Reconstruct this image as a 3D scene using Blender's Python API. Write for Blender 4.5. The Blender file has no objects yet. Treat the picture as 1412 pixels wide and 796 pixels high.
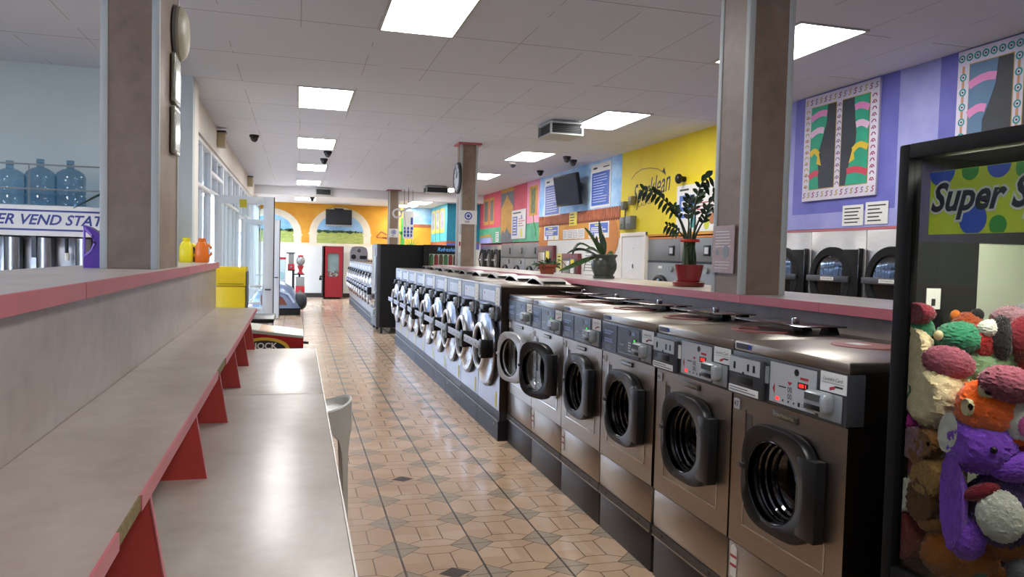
EXPOSURE = 0.55; SKY = 17.0; PANEL_EMIT = 17.0
import bpy, bmesh, math, random
from mathutils import Matrix, Vector, Euler, noise
random.seed(7)
PI = math.pi
SC = bpy.context.scene
COL = SC.collection
rad = math.radians

# ------------------------------------------------------------------ materials
def lin(h):
    h = h.lstrip('#')
    c = [int(h[i:i + 2], 16) / 255 for i in (0, 2, 4)]
    return tuple([x / 12.92 if x <= .04045 else ((x + .055) / 1.055) ** 2.4 for x in c]) + (1,)

class Ex:
    """small wrapper so node maths reads like arithmetic"""
    nt = None
    def __init__(s, sock): s.s = sock
    @staticmethod
    def op(o, *a):
        n = Ex.nt.nodes.new('ShaderNodeMath'); n.operation = o
        for i, x in enumerate(a):
            if isinstance(x, Ex): Ex.nt.links.new(x.s, n.inputs[i])
            else: n.inputs[i].default_value = x
        return Ex(n.outputs[0])
    def __add__(a, b): return Ex.op('ADD', a, b)
    __radd__ = __add__
    def __sub__(a, b): return Ex.op('SUBTRACT', a, b)
    def __rsub__(a, b): return Ex.op('SUBTRACT', b, a)
    def __mul__(a, b): return Ex.op('MULTIPLY', a, b)
    __rmul__ = __mul__
    def __lt__(a, b): return Ex.op('LESS_THAN', a, b)
    def __gt__(a, b): return Ex.op('GREATER_THAN', a, b)
def Abs(a): return Ex.op('ABSOLUTE', a)
def Min(a, b): return Ex.op('MINIMUM', a, b)
def Max(a, b): return Ex.op('MAXIMUM', a, b)
def Wrap(a, lo, hi): return Ex.op('WRAP', a, hi, lo)

MATS = {}
def base_mat(name):
    m = bpy.data.materials.new(name); m.use_nodes = True
    nt = m.node_tree; Ex.nt = nt
    return m, nt, nt.nodes['Principled BSDF']
def coords(nt, kind='Object'):
    t = nt.nodes.new('ShaderNodeTexCoord'); return t.outputs[kind]
def xyz(nt, sock):
    s = nt.nodes.new('ShaderNodeSeparateXYZ'); nt.links.new(sock, s.inputs[0])
    return [Ex(o) for o in s.outputs]
def noise_tex(nt, scale, detail=3, rough=.55, vec=None, stretch=None):
    n = nt.nodes.new('ShaderNodeTexNoise'); n.inputs['Scale'].default_value = scale
    n.inputs['Detail'].default_value = detail; n.inputs['Roughness'].default_value = rough
    v = vec or coords(nt)
    if stretch:
        mp = nt.nodes.new('ShaderNodeMapping'); mp.inputs['Scale'].default_value = stretch
        nt.links.new(v, mp.inputs[0]); v = mp.outputs[0]
    nt.links.new(v, n.inputs['Vector'])
    return Ex(n.outputs[0])
def ramp(nt, fac, stops):
    r = nt.nodes.new('ShaderNodeValToRGB'); el = r.color_ramp.elements
    while len(el) < len(stops): el.new(.5)
    for e, (p, c) in zip(el, stops): e.position = p; e.color = lin(c) if isinstance(c, str) else c
    nt.links.new(fac.s if isinstance(fac, Ex) else fac, r.inputs[0])
    return r.outputs[0]
def mixc(nt, fac, a, b):
    n = nt.nodes.new('ShaderNodeMix'); n.data_type = 'RGBA'
    for sock, v in ((n.inputs[0], fac), (n.inputs[6], a), (n.inputs[7], b)):
        if isinstance(v, Ex): nt.links.new(v.s, sock)
        elif isinstance(v, str): sock.default_value = lin(v)
        elif isinstance(v, (int, float)): sock.default_value = v
        elif isinstance(v, tuple): sock.default_value = v
        else: nt.links.new(v, sock)
    return n.outputs[2]
def bump(nt, b, fac, strength=.2, dist=.01):
    n = nt.nodes.new('ShaderNodeBump'); n.inputs['Strength'].default_value = strength; n.inputs['Distance'].default_value = dist
    nt.links.new(fac.s, n.inputs['Height']); nt.links.new(n.outputs[0], b.inputs['Normal'])

def mat(name, color, rough=.5, metal=0, spec=.5, var=0, vscale=6, stretch=None, bmp=0, bscale=60, emit=0, coat=0, sheen=0):
    """plain surface with optional mottling between two shades"""
    if name in MATS: return MATS[name]
    m, nt, b = base_mat(name)
    b.inputs['Roughness'].default_value = rough; b.inputs['Metallic'].default_value = metal
    b.inputs['Specular IOR Level'].default_value = spec; b.inputs['Coat Weight'].default_value = coat
    b.inputs['Sheen Weight'].default_value = sheen
    c = lin(color)
    if var:
        n = noise_tex(nt, vscale, 4, stretch=stretch)
        lo = tuple(x * (1 - var) for x in c[:3]) + (1,); hi = tuple(min(1, x * (1 + var)) for x in c[:3]) + (1,)
        nt.links.new(ramp(nt, n, [(.3, lo), (.7, hi)]), b.inputs['Base Color'])
    else: b.inputs['Base Color'].default_value = c
    if bmp: bump(nt, b, noise_tex(nt, bscale, 3, stretch=stretch), bmp, .01)
    if emit:
        b.inputs['Emission Color'].default_value = c; b.inputs['Emission Strength'].default_value = emit
    MATS[name] = m; return m

def glass_mat(name, tint='#ffffff', refl=.12, rough=.02):
    """clear pane: lets light and shadow rays through, mirrors a little of the room"""
    if name in MATS: return MATS[name]
    m, nt, b = base_mat(name); nt.nodes.remove(b)
    out = nt.nodes['Material Output']
    t = nt.nodes.new('ShaderNodeBsdfTransparent'); t.inputs[0].default_value = lin(tint)
    g = nt.nodes.new('ShaderNodeBsdfGlossy'); g.inputs['Roughness'].default_value = rough
    f = nt.nodes.new('ShaderNodeLayerWeight'); f.inputs[0].default_value = .5
    k = Ex.op('POWER', Ex(f.outputs[1]), 4.0) * (.85 - refl) + refl
    mx = nt.nodes.new('ShaderNodeMixShader')
    nt.links.new(k.s, mx.inputs[0]); nt.links.new(t.outputs[0], mx.inputs[1]); nt.links.new(g.outputs[0], mx.inputs[2])
    nt.links.new(mx.outputs[0], out.inputs[0]); MATS[name] = m; return m

def floor_mat():
    m, nt, b = base_mat('ceramic_floor_tile')
    X, Y, Z = xyz(nt, coords(nt))
    S = .386
    a = Wrap((X - .507) * (1 / S), -.5, .5); c = Wrap((Y - 3.79) * (1 / S), -.5, .5)
    aa, bb = Abs(a), Abs(c)
    d1 = aa + bb
    diamond = d1 < .30
    rect = (aa > .35) * (bb > .25)
    slope = bb - .25 - (aa - .35) * .6
    w = .0085
    ln = Max(Max(Abs(d1 - .30) < w * 1.1, (Abs(aa - .35) < w) * (bb > .25)), (Abs(bb - .25) < w) * (aa > .35))
    ln = Max(ln, (Abs(slope) < w * 1.1) * (aa < .36) * (d1 > .30))
    g1 = aa < .014; g2 = bb < .009
    n1 = noise_tex(nt, 2.2, 3); n2 = noise_tex(nt, 420, 2); n3 = noise_tex(nt, 9, 4)
    # each glazed shape takes its own slightly different fired shade
    vor = nt.nodes.new('ShaderNodeTexWhiteNoise'); vor.noise_dimensions = '2D'
    cm = nt.nodes.new('ShaderNodeCombineXYZ')
    kx = Ex.op('FLOOR', (X - .507) * (2 / S)); ky = Ex.op('FLOOR', (Y - 3.79) * (2 / S) + rect * .3)
    nt.links.new(kx.s, cm.inputs[0]); nt.links.new(ky.s, cm.inputs[1]); nt.links.new(cm.outputs[0], vor.inputs['Vector'])
    tone = n1 * .3 + n3 * .12 + Ex(vor.outputs[0]) * .22 + .16
    terr = ramp(nt, tone, [(.3, '#bd9d80'), (.5, '#caab8e'), (.72, '#d6bba1')])
    stip = ramp(nt, n2, [(.42, '#8e7f6a'), (.56, '#b8a791')])
    col = mixc(nt, diamond, terr, stip)
    col = mixc(nt, ln * .85, col, '#644a36')
    col = mixc(nt, g2 * .7, col, '#5a4636')
    col = mixc(nt, g1 * .92, col, '#3a2d24')
    # three dark decorative insets set into the field
    for (px, py) in ((.69, 4.99), (.733, 3.45), (.31, 6.47)):
        q = (Abs(X - px) * .8 + Abs(Y - py)) < .062
        col = mixc(nt, q, col, ramp(nt, n2, [(.4, '#1d1a1d'), (.6, '#5b4a44')]))
    nt.links.new(col, b.inputs['Base Color'])
    b.inputs['Specular IOR Level'].default_value = .8
    rg = n3 * .08 + diamond * .08 + .13
    nt.links.new(rg.s, b.inputs['Roughness'])
    bump(nt, b, 1 - Max(ln * .5, Max(g1, g2)), .12, .003)
    return m

def ceiling_mat():
    m, nt, b = base_mat('ceiling_tile')
    X, Y, Z = xyz(nt, coords(nt))
    a = Abs(Wrap(X * (1 / .61), -.5, .5)); c = Abs(Wrap((Y - 6.38) * (1 / 1.24), -.5, .5))
    n = noise_tex(nt, 1.1, 2); nn = noise_tex(nt, 300, 2)
    la = (a < .007) * (n > .47); lb = (c < .004) * (noise_tex(nt, .9, 2) > .38)
    col = mixc(nt, Max(la * .45, lb * .8), ramp(nt, nn, [(.3, '#cbd2e0'), (.7, '#d5dbe7')]), '#5c5c5e')
    nt.links.new(col, b.inputs['Base Color']); b.inputs['Roughness'].default_value = .9
    return m

def laminate_mat(name, c0, c1, c2, rough):
    m, nt, b = base_mat(name)
    n = noise_tex(nt, 3.5, 5, .6, stretch=(1.2, .7, 1.2)); k = noise_tex(nt, 14, 4)
    nt.links.new(ramp(nt, n * .65 + k * .35, [(.33, c0), (.5, c1), (.66, c2)]), b.inputs['Base Color'])
    b.inputs['Roughness'].default_value = rough; b.inputs['Specular IOR Level'].default_value = .5
    MATS[name] = m; return m

def paint_mat(name, c0, c1, scale=2.5, rough=.65, stretch=None):
    """hand-painted wall colour that drifts between two tints"""
    if name in MATS: return MATS[name]
    m, nt, b = base_mat(name)
    n = noise_tex(nt, scale, 4, .6, stretch=stretch)
    nt.links.new(ramp(nt, n, [(.32, c0), (.68, c1)]), b.inputs['Base Color']); b.inputs['Roughness'].default_value = rough
    MATS[name] = m; return m

def steel_mat(name, color, rough, aniso_dir=(2, 2, 120), amt=.10):
    if name in MATS: return MATS[name]
    m, nt, b = base_mat(name)
    n = noise_tex(nt, 3, 3, stretch=aniso_dir)
    c = lin(color)
    nt.links.new(ramp(nt, n, [(.3, tuple(x * (1 - amt) for x in c[:3]) + (1,)), (.7, tuple(min(1, x * (1 + amt)) for x in c[:3]) + (1,))]), b.inputs['Base Color'])
    b.inputs['Metallic'].default_value = 1
    r = n * .12 + (rough - .06); nt.links.new(r.s, b.inputs['Roughness'])
    MATS[name] = m; return m

# ------------------------------------------------------------------ mesh builder (x right, y depth with the front at -y, z up)
class MB:
    def __init__(s): s.v = []; s.f = []; s.mi = []; s.mats = []; s.M = Matrix()
    def _m(s, m):
        if m not in s.mats: s.mats.append(m)
        return s.mats.index(m)
    def add(s, vs, fs, m):
        o = len(s.v); k = s._m(m)
        s.v += [tuple(s.M @ Vector(v)) for v in vs]
        for f in fs: s.f.append(tuple(i + o for i in f)); s.mi.append(k)
        return s
    def at(s, M=None): s.M = M or Matrix(); return s
    def box(s, x0, x1, y0, y1, z0, z1, m, b=0, seg=2):
        if x0 > x1: x0, x1 = x1, x0
        if y0 > y1: y0, y1 = y1, y0
        if z0 > z1: z0, z1 = z1, z0
        b = min(b, .49 * min(x1 - x0, y1 - y0, z1 - z0))
        if b <= 0:
            vs = [(x, y, z) for z in (z0, z1) for x, y in ((x0, y0), (x1, y0), (x1, y1), (x0, y1))]
            return s.add(vs, [(3, 2, 1, 0), (4, 5, 6, 7), (0, 1, 5, 4), (1, 2, 6, 5), (2, 3, 7, 6), (3, 0, 4, 7)], m)
        bm = bmesh.new(); bmesh.ops.create_cube(bm, size=1)
        for v in bm.verts: v.co = ((x0 + x1) / 2 + v.co.x * (x1 - x0), (y0 + y1) / 2 + v.co.y * (y1 - y0), (z0 + z1) / 2 + v.co.z * (z1 - z0))
        bmesh.ops.bevel(bm, geom=bm.edges[:], offset=b, segments=seg, affect='EDGES', profile=.5)
        return s.bm(bm, m)
    def bm(s, bm, m):
        bm.verts.index_update()
        s.add([v.co.copy() for v in bm.verts], [[v.index for v in f.verts] for f in bm.faces], m); bm.free(); return s
    def loft(s, loops, m, cap0=False, cap1=False, closed=True):
        n = len(loops[0]); vs = [p for l in loops for p in l]; fs = []
        for i in range(len(loops) - 1):
            for j in range(n if closed else n - 1):
                k = (j + 1) % n
                fs.append((i * n + j, i * n + k, (i + 1) * n + k, (i + 1) * n + j))
        if cap0: fs.append(tuple(range(n - 1, -1, -1)))
        if cap1: fs.append(tuple(range((len(loops) - 1) * n, len(loops) * n)))
        return s.add(vs, fs, m)
    def lathe(s, prof, m, c=(0, 0, 0), ax='z', seg=32, cap0=False, cap1=False, a0=0, sx=1):
        """profile of (radius, height) turned about the axis through c"""
        L = []
        for r, h in prof:
            l = []
            for j in range(seg):
                t = a0 + 2 * PI * j / seg; p, q = r * math.cos(t) * sx, r * math.sin(t)
                if ax == 'z': l.append((c[0] + p, c[1] + q, c[2] + h))
                elif ax == 'y': l.append((c[0] + p, c[1] + h, c[2] - q))
                else: l.append((c[0] + h, c[1] + p, c[2] + q))
            L.append(l)
        return s.loft(L, m, cap0, cap1)
    def cyl(s, c, r, h, m, ax='z', seg=24, b=0):
        p = [(r, 0), (r, h)] if not b else [(r - b, 0), (r, b), (r, h - b), (r - b, h)]
        return s.lathe(p, m, c, ax, seg, True, True)
    def ell(s, c, r, m, seg=24, ring=14, jit=0, fr=9, rot=None, sq=1.0):
        if isinstance(r, (int, float)): r = (r, r, r)
        R = Euler(rot).to_matrix() if rot else None
        P = []; seed = Vector((random.random() * 9, random.random() * 9, random.random() * 9))
        def pt(th, ph):
            d = Vector((math.sin(th) * math.cos(ph), math.sin(th) * math.sin(ph), math.cos(th)))
            if sq != 1: d = Vector([math.copysign(abs(x) ** sq, x) for x in d])
            k = 1 + (jit * noise.noise(d * fr + seed) + jit * .6 * noise.noise(d * fr * 2.3 + seed) if jit else 0)
            p = Vector((d.x * r[0], d.y * r[1], d.z * r[2])) * k
            if R: p = R @ p
            return (c[0] + p.x, c[1] + p.y, c[2] + p.z)
        vs = [pt(0, 0)]; fs = []
        for i in range(1, ring):
            for j in range(seg): vs.append(pt(PI * i / ring, 2 * PI * j / seg))
        vs.append(pt(PI, 0)); last = len(vs) - 1
        for j in range(seg):
            k = (j + 1) % seg
            fs.append((0, 1 + j, 1 + k))
            for i in range(ring - 2): fs.append((1 + i * seg + j, 1 + (i + 1) * seg + j, 1 + (i + 1) * seg + k, 1 + i * seg + k))
            fs.append((last, 1 + (ring - 2) * seg + k, 1 + (ring - 2) * seg + j))
        return s.add(vs, fs, m)
    def tube(s, pts, r, m, seg=10, flat=1.0):
        """bar swept along points; r is a number or one radius per point"""
        pts = [Vector(p) for p in pts]; n = len(pts); rr = r if isinstance(r, (list, tuple)) else [r] * n
        L = []; up = Vector((0, 0, 1))
        for i, p in enumerate(pts):
            t = (pts[min(i + 1, n - 1)] - pts[max(i - 1, 0)]).normalized()
            u = t.cross(up)
            if u.length < .05: u = t.cross(Vector((0, 1, 0)))
            u.normalize(); w = u.cross(t).normalized()
            L.append([tuple(p + (u * math.cos(2 * PI * j / seg) + w * math.sin(2 * PI * j / seg) * flat) * rr[i]) for j in range(seg)])
        return s.loft(L, m, True, True)
    def prism(s, pts, y0, y1, m):
        """outline of (x, z) points given thickness from y0 to y1"""
        a = sum(pts[i][0] * pts[(i + 1) % len(pts)][1] - pts[(i + 1) % len(pts)][0] * pts[i][1] for i in range(len(pts)))
        if a < 0: pts = pts[::-1]
        if y0 > y1: y0, y1 = y1, y0
        n = len(pts); vs = [(x, y0, z) for x, z in pts] + [(x, y1, z) for x, z in pts]
        fs = [tuple(range(n)), tuple(range(2 * n - 1, n - 1, -1))]
        fs += [(i, i + n, (i + 1) % n + n, (i + 1) % n) for i in range(n)]
        return s.add(vs, fs, m)
    def rect(s, x0, x1, z0, z1, y0, y1, m): return s.box(x0, x1, y0, y1, z0, z1, m)
    def disc(s, cx, cz, r, y0, y1, m, seg=24, sx=1): return s.prism([(cx + r * sx * math.cos(2 * PI * i / seg), cz + r * math.sin(2 * PI * i / seg)) for i in range(seg)], y0, y1, m)
    def band(s, pts, w, y0, y1, m):
        """ribbon of width w following (x, z) points on a wall"""
        P = [Vector(p) for p in pts]; L, R = [], []
        for i, p in enumerate(P):
            t = (P[min(i + 1, len(P) - 1)] - P[max(i - 1, 0)]).normalized(); nn = Vector((-t.y, t.x)) * w / 2
            L.append(tuple(p + nn)); R.append(tuple(p - nn))
        n = len(P)
        if y0 > y1: y0, y1 = y1, y0
        vs = [(x, y0, z) for x, z in L + R] + [(x, y1, z) for x, z in L + R]; fs = []
        for i in range(n - 1):
            fs += [(i, i + 1, n + i + 1, n + i)[::-1], (2 * n + i, 2 * n + i + 1, 3 * n + i + 1, 3 * n + i), (i, i + 1, 2 * n + i + 1, 2 * n + i), (n + i, n + i + 1, 3 * n + i + 1, 3 * n + i)[::-1]]
        fs += [(0, n, 3 * n, 2 * n)[::-1], (n - 1, 2 * n - 1, 4 * n - 1, 3 * n - 1)]
        return s.add(vs, fs, m)
    def text(s, txt, x, z, size, y, m, align='CENTER', shear=0, depth=.0008, sx=1, bold=0, rot=0):
        vs, fs = text_mesh(txt, align, shear, bold)
        Mx = Matrix.Translation((x, y, z)) @ Matrix.Rotation(-rot, 4, 'Y')
        front = [tuple(Mx @ Vector((p[0] * size * sx, -depth, p[1] * size))) for p in vs]
        return s.add(front, fs, m)
    def build(s, name, parent=None, loc=None, rz=0, sharp=38):
        me = bpy.data.meshes.new(name)
        me.from_pydata(s.v, [], s.f)
        for m in s.mats: me.materials.append(m)
        me.polygons.foreach_set('material_index', s.mi)
        me.polygons.foreach_set('use_smooth', [True] * len(me.polygons))
        me.update(); me.validate()
        me.set_sharp_from_angle(angle=rad(sharp))
        o = bpy.data.objects.new(name, me); COL.objects.link(o)
        if parent: o.parent = parent
        if loc: o.location = loc
        if rz: o.rotation_euler = (0, 0, rz)
        return o

_tc = {}
def text_mesh(txt, align, shear, bold):
    key = (txt, align, shear, bold)
    if key not in _tc:
        cu = bpy.data.curves.new('lettering', 'FONT'); cu.body = txt; cu.align_x = align; cu.align_y = 'CENTER'; cu.shear = shear
        cu.size = 1; cu.offset = bold; cu.resolution_u = 3; cu.fill_mode = 'FRONT'
        o = bpy.data.objects.new('lettering', cu); COL.objects.link(o)
        bpy.context.view_layer.update()
        me = o.evaluated_get(bpy.context.evaluated_depsgraph_get()).to_mesh()
        _tc[key] = ([v.co.copy() for v in me.vertices], [tuple(p.vertices) for p in me.polygons])
        bpy.data.objects.remove(o); bpy.data.curves.remove(cu)
    return _tc[key]

def tag(o, label=None, cat=None, group=None, kind=None):
    if label: o['label'] = label
    if cat: o['category'] = cat
    if group: o['group'] = group
    if kind: o['kind'] = kind
    return o
def thing(name, label, cat, loc=(0, 0, 0), rz=0, group=None, rx=0, ry=0):
    o = bpy.data.objects.new(name, None); COL.objects.link(o); o.empty_display_size = .1
    o.location = loc; o.rotation_euler = (rx, ry, rz)
    return tag(o, label, cat, group)
def struct(o): o['kind'] = 'structure'; return o
def dup(root, loc, rz=None, label=None, group=None):
    r = root.copy(); COL.objects.link(r); r.location = loc
    if rz is not None: r.rotation_euler = (0, 0, rz)
    if label: r['label'] = label
    if group: r['group'] = group
    for ch in list(root.children):
        c = ch.copy(); COL.objects.link(c); c.parent = r
        for g in list(ch.children):
            d = g.copy(); COL.objects.link(d); d.parent = c
    return r
ORD = ['nearest', 'second', 'third', 'fourth', 'fifth', 'sixth', 'seventh', 'eighth', 'ninth', 'tenth', 'eleventh']
RW = -PI / 2        # turns a front from facing -y to facing -x (things along the right side)
LW = PI / 2         # ... to facing +x (things along the left side)
def T(x, y, z): return Matrix.Translation((x, y, z))
def circle(cx, cz, r, y, n=48, a0=0): return [(cx + r * math.cos(a0 - 2 * PI * j / n), y, cz + r * math.sin(a0 - 2 * PI * j / n)) for j in range(n)]
def squircle(cx, cz, rx, rz_, y, p=3.2, n=48):
    L = []
    for j in range(n):
        t = -2 * PI * j / n; c, s = math.cos(t), math.sin(t)
        L.append((cx + rx * math.copysign(abs(c) ** (2 / p), c), y, cz + rz_ * math.copysign(abs(s) ** (2 / p), s)))
    return L

# palette
WHITE = mat('white_paint', '#d9dad8', .6, var=.03)
TRIM = mat('aluminium_trim', '#b4b9b4', .5)
STEEL = steel_mat('brushed_stainless', '#a39a8f', .33)
STEEL_B = steel_mat('satin_silver_sheet', '#96959c', .36)
CHROME = mat('chrome', '#c9c9c9', .12, 1)
DARKSTEEL = mat('drum_steel', '#62656a', .2, 1, bmp=.35, bscale=55)
BLACK = mat('black_plastic', '#131415', .36, spec=.35, var=.1)
BLACKGLOSS = mat('black_gloss', '#0c0c0d', .12)
BLACKMAT = mat('black_powder_coat', '#0c0c0c', .6, spec=.2, bmp=.25, bscale=220)
PLINTH = mat('dark_plinth', '#26232a', .45, var=.12)
GREYP = mat('grey_plastic', '#7f8586', .4)
GREYD = mat('dark_grey_panel', '#34363a', .42)
PANEL = mat('pale_panel', '#a9aeae', .4)
LABELW = mat('white_label', '#d6d6d0', .55)
INK = mat('dark_ink', '#202226', .6)
INKB = mat('blue_ink', '#2444a0', .5)
INKR = mat('red_ink', '#a02028', .5)
LEDR = mat('red_led', '#ff2a22', .4, emit=1.6)
LEDG = mat('green_led', '#2bff3a', .4, emit=1.4)
PINK = mat('pink_edge_band', '#b25f66', .42, var=.06)
RED = mat('red_panel', '#ad3a33', .5, var=.06)
YELLOW = mat('yellow_paint', '#d9bd08', .42)
PANE = glass_mat('clear_pane', '#f6fafa', .03)
LENS = glass_mat('door_glass', '#b4babc', .09)
CASEGLASS = glass_mat('case_glass', '#e6e8e6', .025)
LAMV = laminate_mat('mottled_laminate_wall', '#8a7d72', '#9a8d84', '#a59a93', .34)
LAMT = laminate_mat('mottled_laminate_top', '#9b9187', '#aba298', '#b7b0a8', .3)
LAMC = laminate_mat('column_laminate', '#756252', '#84705f', '#8f7c6b', .5)
# ------------------------------------------------------------------ camera, world, light
def make_camera():
    yaw, pit, rol, f = .2766, .0417, -.0253, 1042.5
    F = Vector((math.sin(yaw) * math.cos(pit), math.cos(yaw) * math.cos(pit), -math.sin(pit)))
    Rt = Vector((math.cos(yaw), -math.sin(yaw), 0)); D = F.cross(Rt)
    r = math.cos(rol) * Rt + math.sin(rol) * D; d = math.cos(rol) * D - math.sin(rol) * Rt
    cd = bpy.data.cameras.new('camera'); cd.sensor_width = 36; cd.lens = f / 1412 * 36; cd.clip_start = .02; cd.clip_end = 300
    c = bpy.data.objects.new('camera', cd); COL.objects.link(c)
    m = Matrix((r, -d, -F)).transposed().to_4x4(); m.translation = (0, 0, 1.5); c.matrix_world = m
    SC.camera = c
make_camera()
vs = SC.view_settings
vs.view_transform = 'Standard'; vs.look = 'None'; vs.gamma = 1; vs.use_curve_mapping = False; vs.exposure = EXPOSURE
SC.cycles.max_bounces = 8; SC.cycles.transparent_max_bounces = 12; SC.cycles.caustics_reflective = False; SC.cycles.caustics_refractive = False
SC.cycles.sample_clamp_indirect = 6; SC.cycles.use_denoising = True
w = bpy.data.worlds.new('daylight'); SC.world = w; w.use_nodes = True
w.node_tree.nodes['Background'].inputs[0].default_value = (.60, .74, 1, 1)
w.node_tree.nodes['Background'].inputs[1].default_value = SKY

CEIL = 3.35
# ------------------------------------------------------------------ shell
MB().box(-5.2, 6.2, -3.2, 26.1, -.12, 0, floor_mat()).build('floor')
cm = ceiling_mat()
MB().box(-5.2, 6.2, -3.2, 22.5, CEIL, CEIL + .12, cm).build('ceiling')
MB().box(-1.2, 5.5, 22.5, 25.95, 3.1, CEIL + .12, mat('white_soffit', '#dfe0e2', .85)).build('ceiling_lowered')
wallw = mat('warm_white_wall', '#d4d3cc', .7, var=.03, vscale=2)
walll = mat('cool_white_wall', '#bfcac9', .7, var=.03, vscale=2)
cream = mat('cream_wall', '#e0dad0', .7, var=.03)
MB().box(5.43, 6.2, -3.2, 23.15, 1.886, CEIL, wallw).box(6.05, 6.2, -3.2, 23.15, 0, 1.886, wallw).box(5.43, 6.05, 11.17, 16.93, 0, 1.886, wallw).box(5.43, 6.05, 22.87, 23.0, 0, 1.886, wallw).box(5.43, 6.05, 8.86, 9.06, 0, 1.886, wallw).box(4.4, 6.2, 23.0, 23.15, 0, CEIL, wallw).box(4.4, 4.55, 23.15, 25.9, 0, CEIL, wallw).build('wall_right')
MB().box(-1.35, 4.55, 25.9, 26.05, 0, CEIL, wallw).build('wall_back')
MB().box(-5.1, -1.105, 8.82, 8.98, 0, CEIL, walll).build('wall_left_end')
# street side: cream pier and header over the glazing
MB().box(-1.36, -1.11, 8.83, 9.35, 0, CEIL, cream).box(-1.36, -1.2, 9.35, 9.95, 0, CEIL, cream).box(-1.36, -1.2, 9.95, 25.9, 2.95, CEIL, cream).build('wall_left')
# unseen near end of the room; window openings invented to let daylight in
sh = MB().box(-5.2, -5.05, -3.2, 8.98, 0, .5, walll).box(-5.2, -5.05, -3.2, 8.98, 2.8, CEIL, walll)
sh.box(-5.2, -5.05, 4.2, 8.7, .5, 2.8, walll)  # solid stretch placed to cut daylight and reflections in the prize machine glass
for y in (-3.2, -.3, 2.6, 8.7): sh.box(-5.2, -5.05, y, y + .28, .5, 2.8, walll)
sh.build('wall_left_near')
MB().box(-5.1, 6.2, -3.2, -3.05, 0, CEIL, wallw).build('wall_front')
bb = mat('dark_baseboard', '#2b2724', .5)
MB().box(-1.1, 4.4, 25.87, 25.9, 0, .14, bb).build('baseboard_back')
struct(MB().box(-40, -1.4, -15, 60, -.3, -.14, mat('pavement', '#5d6470', .9, var=.08)).build('ground_outside'))
ow = mat('street_facade', '#4a5872', .8, var=.12, vscale=.6); og = mat('street_glazing', '#232c40', .2); op = mat('street_pale', '#8d99ab', .7)  # dark facade and rail added to dim the glare seen through the glazing
o = MB().box(-13, -12, -12, 55, -.14, 4.4, ow)
for i in range(26): o.box(-12, -11.96, -10 + i * 2.5, -8.4 + i * 2.5, 1.0, 2.9, og).box(-12, -11.96, -10 + i * 2.5, -8.4 + i * 2.5, 3.55, 4.2, og)
o.box(-12, -11.9, -12, 55, 3.1, 3.4, op).box(-7.06, -7.0, 5, 45, .75, .82, op).box(-7.06, -7.0, 5, 45, .3, .37, op)
for i in range(27): o.box(-7.06, -7.0, 5 + i * 1.5, 5.06 + i * 1.5, -.14, .82, op)
struct(o.build('added_street_wall'))
for n in ('floor', 'ceiling', 'ceiling_lowered', 'wall_right', 'wall_back', 'wall_left_end', 'wall_left', 'wall_left_near', 'wall_front', 'baseboard_back'): struct(bpy.data.objects[n])

# ------------------------------------------------------------------ street glazing on the left
alu = mat('window_aluminium', '#c6cacd', .4)
def window(n, y0, y1, z0=.06, z1=2.95, transom=2.3, x=-1.28):
    r = struct(thing('window_%d' % n, None, None, (x, y0, 0)))
    w = y1 - y0; f = MB()
    for a, b in ((0, .06), (w - .06, w)): f.box(-.05, .05, a, b, z0, z1, alu, .006)
    for z in (z0, z1 - .06, transom): f.box(-.048, .048, .05, w - .05, z, z + .06, alu, .006)
    if w > 1.5: f.box(-.04, .04, w / 2 - .03, w / 2 + .03, z0, z1, alu, .006)
    struct(f.build('window_frame', r))
    struct(MB().box(-.004, .004, .05, w - .05, z0 + .05, z1 - .05, PANE).build('window_pane', r))
window(1, 9.95, 11.85)
for i, (a, b) in enumerate(((13.75, 15.55), (15.55, 17.35), (19.2, 20.9), (20.9, 22.6), (22.6, 24.3), (24.3, 25.9))): window(2 + i, a, b)
window(8, 11.85, 13.75, 2.32, 2.95, 2.6); window(9, 17.35, 19.2, 2.2, 2.95, 2.5)

def door_leaf(n, y, w, h, stile, label_sticker=True):
    """glazed leaf standing open across the room: local x from hinge to free edge"""
    r = struct(thing('door_%d' % n, None, None, (-1.19, y, 0)))
    f = MB()
    f.box(0, stile * .7, -.025, .025, .02, h, alu, .005).box(w - stile, w, -.025, .025, .02, h, alu, .005)
    f.box(stile * .7, w - stile, -.025, .025, h - .12, h, alu, .005).box(stile * .7, w - stile, -.025, .025, .02, .27, alu, .005)
    f.box(w * .5 - .012, w * .5 + .012, -.012, .012, .27, h - .12, alu)
    f.box(w, w + .012, -.03, .03, .02, h, BLACK)
    struct(f.build('door_frame', r))
    struct(MB().box(stile * .7, w - stile, -.004, .004, .26, h - .11, PANE).build('door_glass', r))
    b = MB()
    for z in (.95, .70, .60): b.box(w * .38, w - stile - .02, -.05, -.026, z, z + .035, alu, .008)
    b.tube([(w - stile * .7, -.025, .92), (w - stile * .7, -.08, .92), (w - stile * .25, -.08, .92), (w - stile * .25, -.025, .92)], .012, GREYD)
    struct(b.build('door_handle', r))
    if label_sticker: struct(MB().box(w * .42, w * .42 + .10, -.034, -.026, h - .17, h - .05, mat('mustard_sticker', '#b7a71c', .5)).build('door_sticker', r))
door_leaf(1, 11.9, .835, 2.30, .15)
door_leaf(2, 17.4, .80, 2.18, .13, False)

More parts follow.
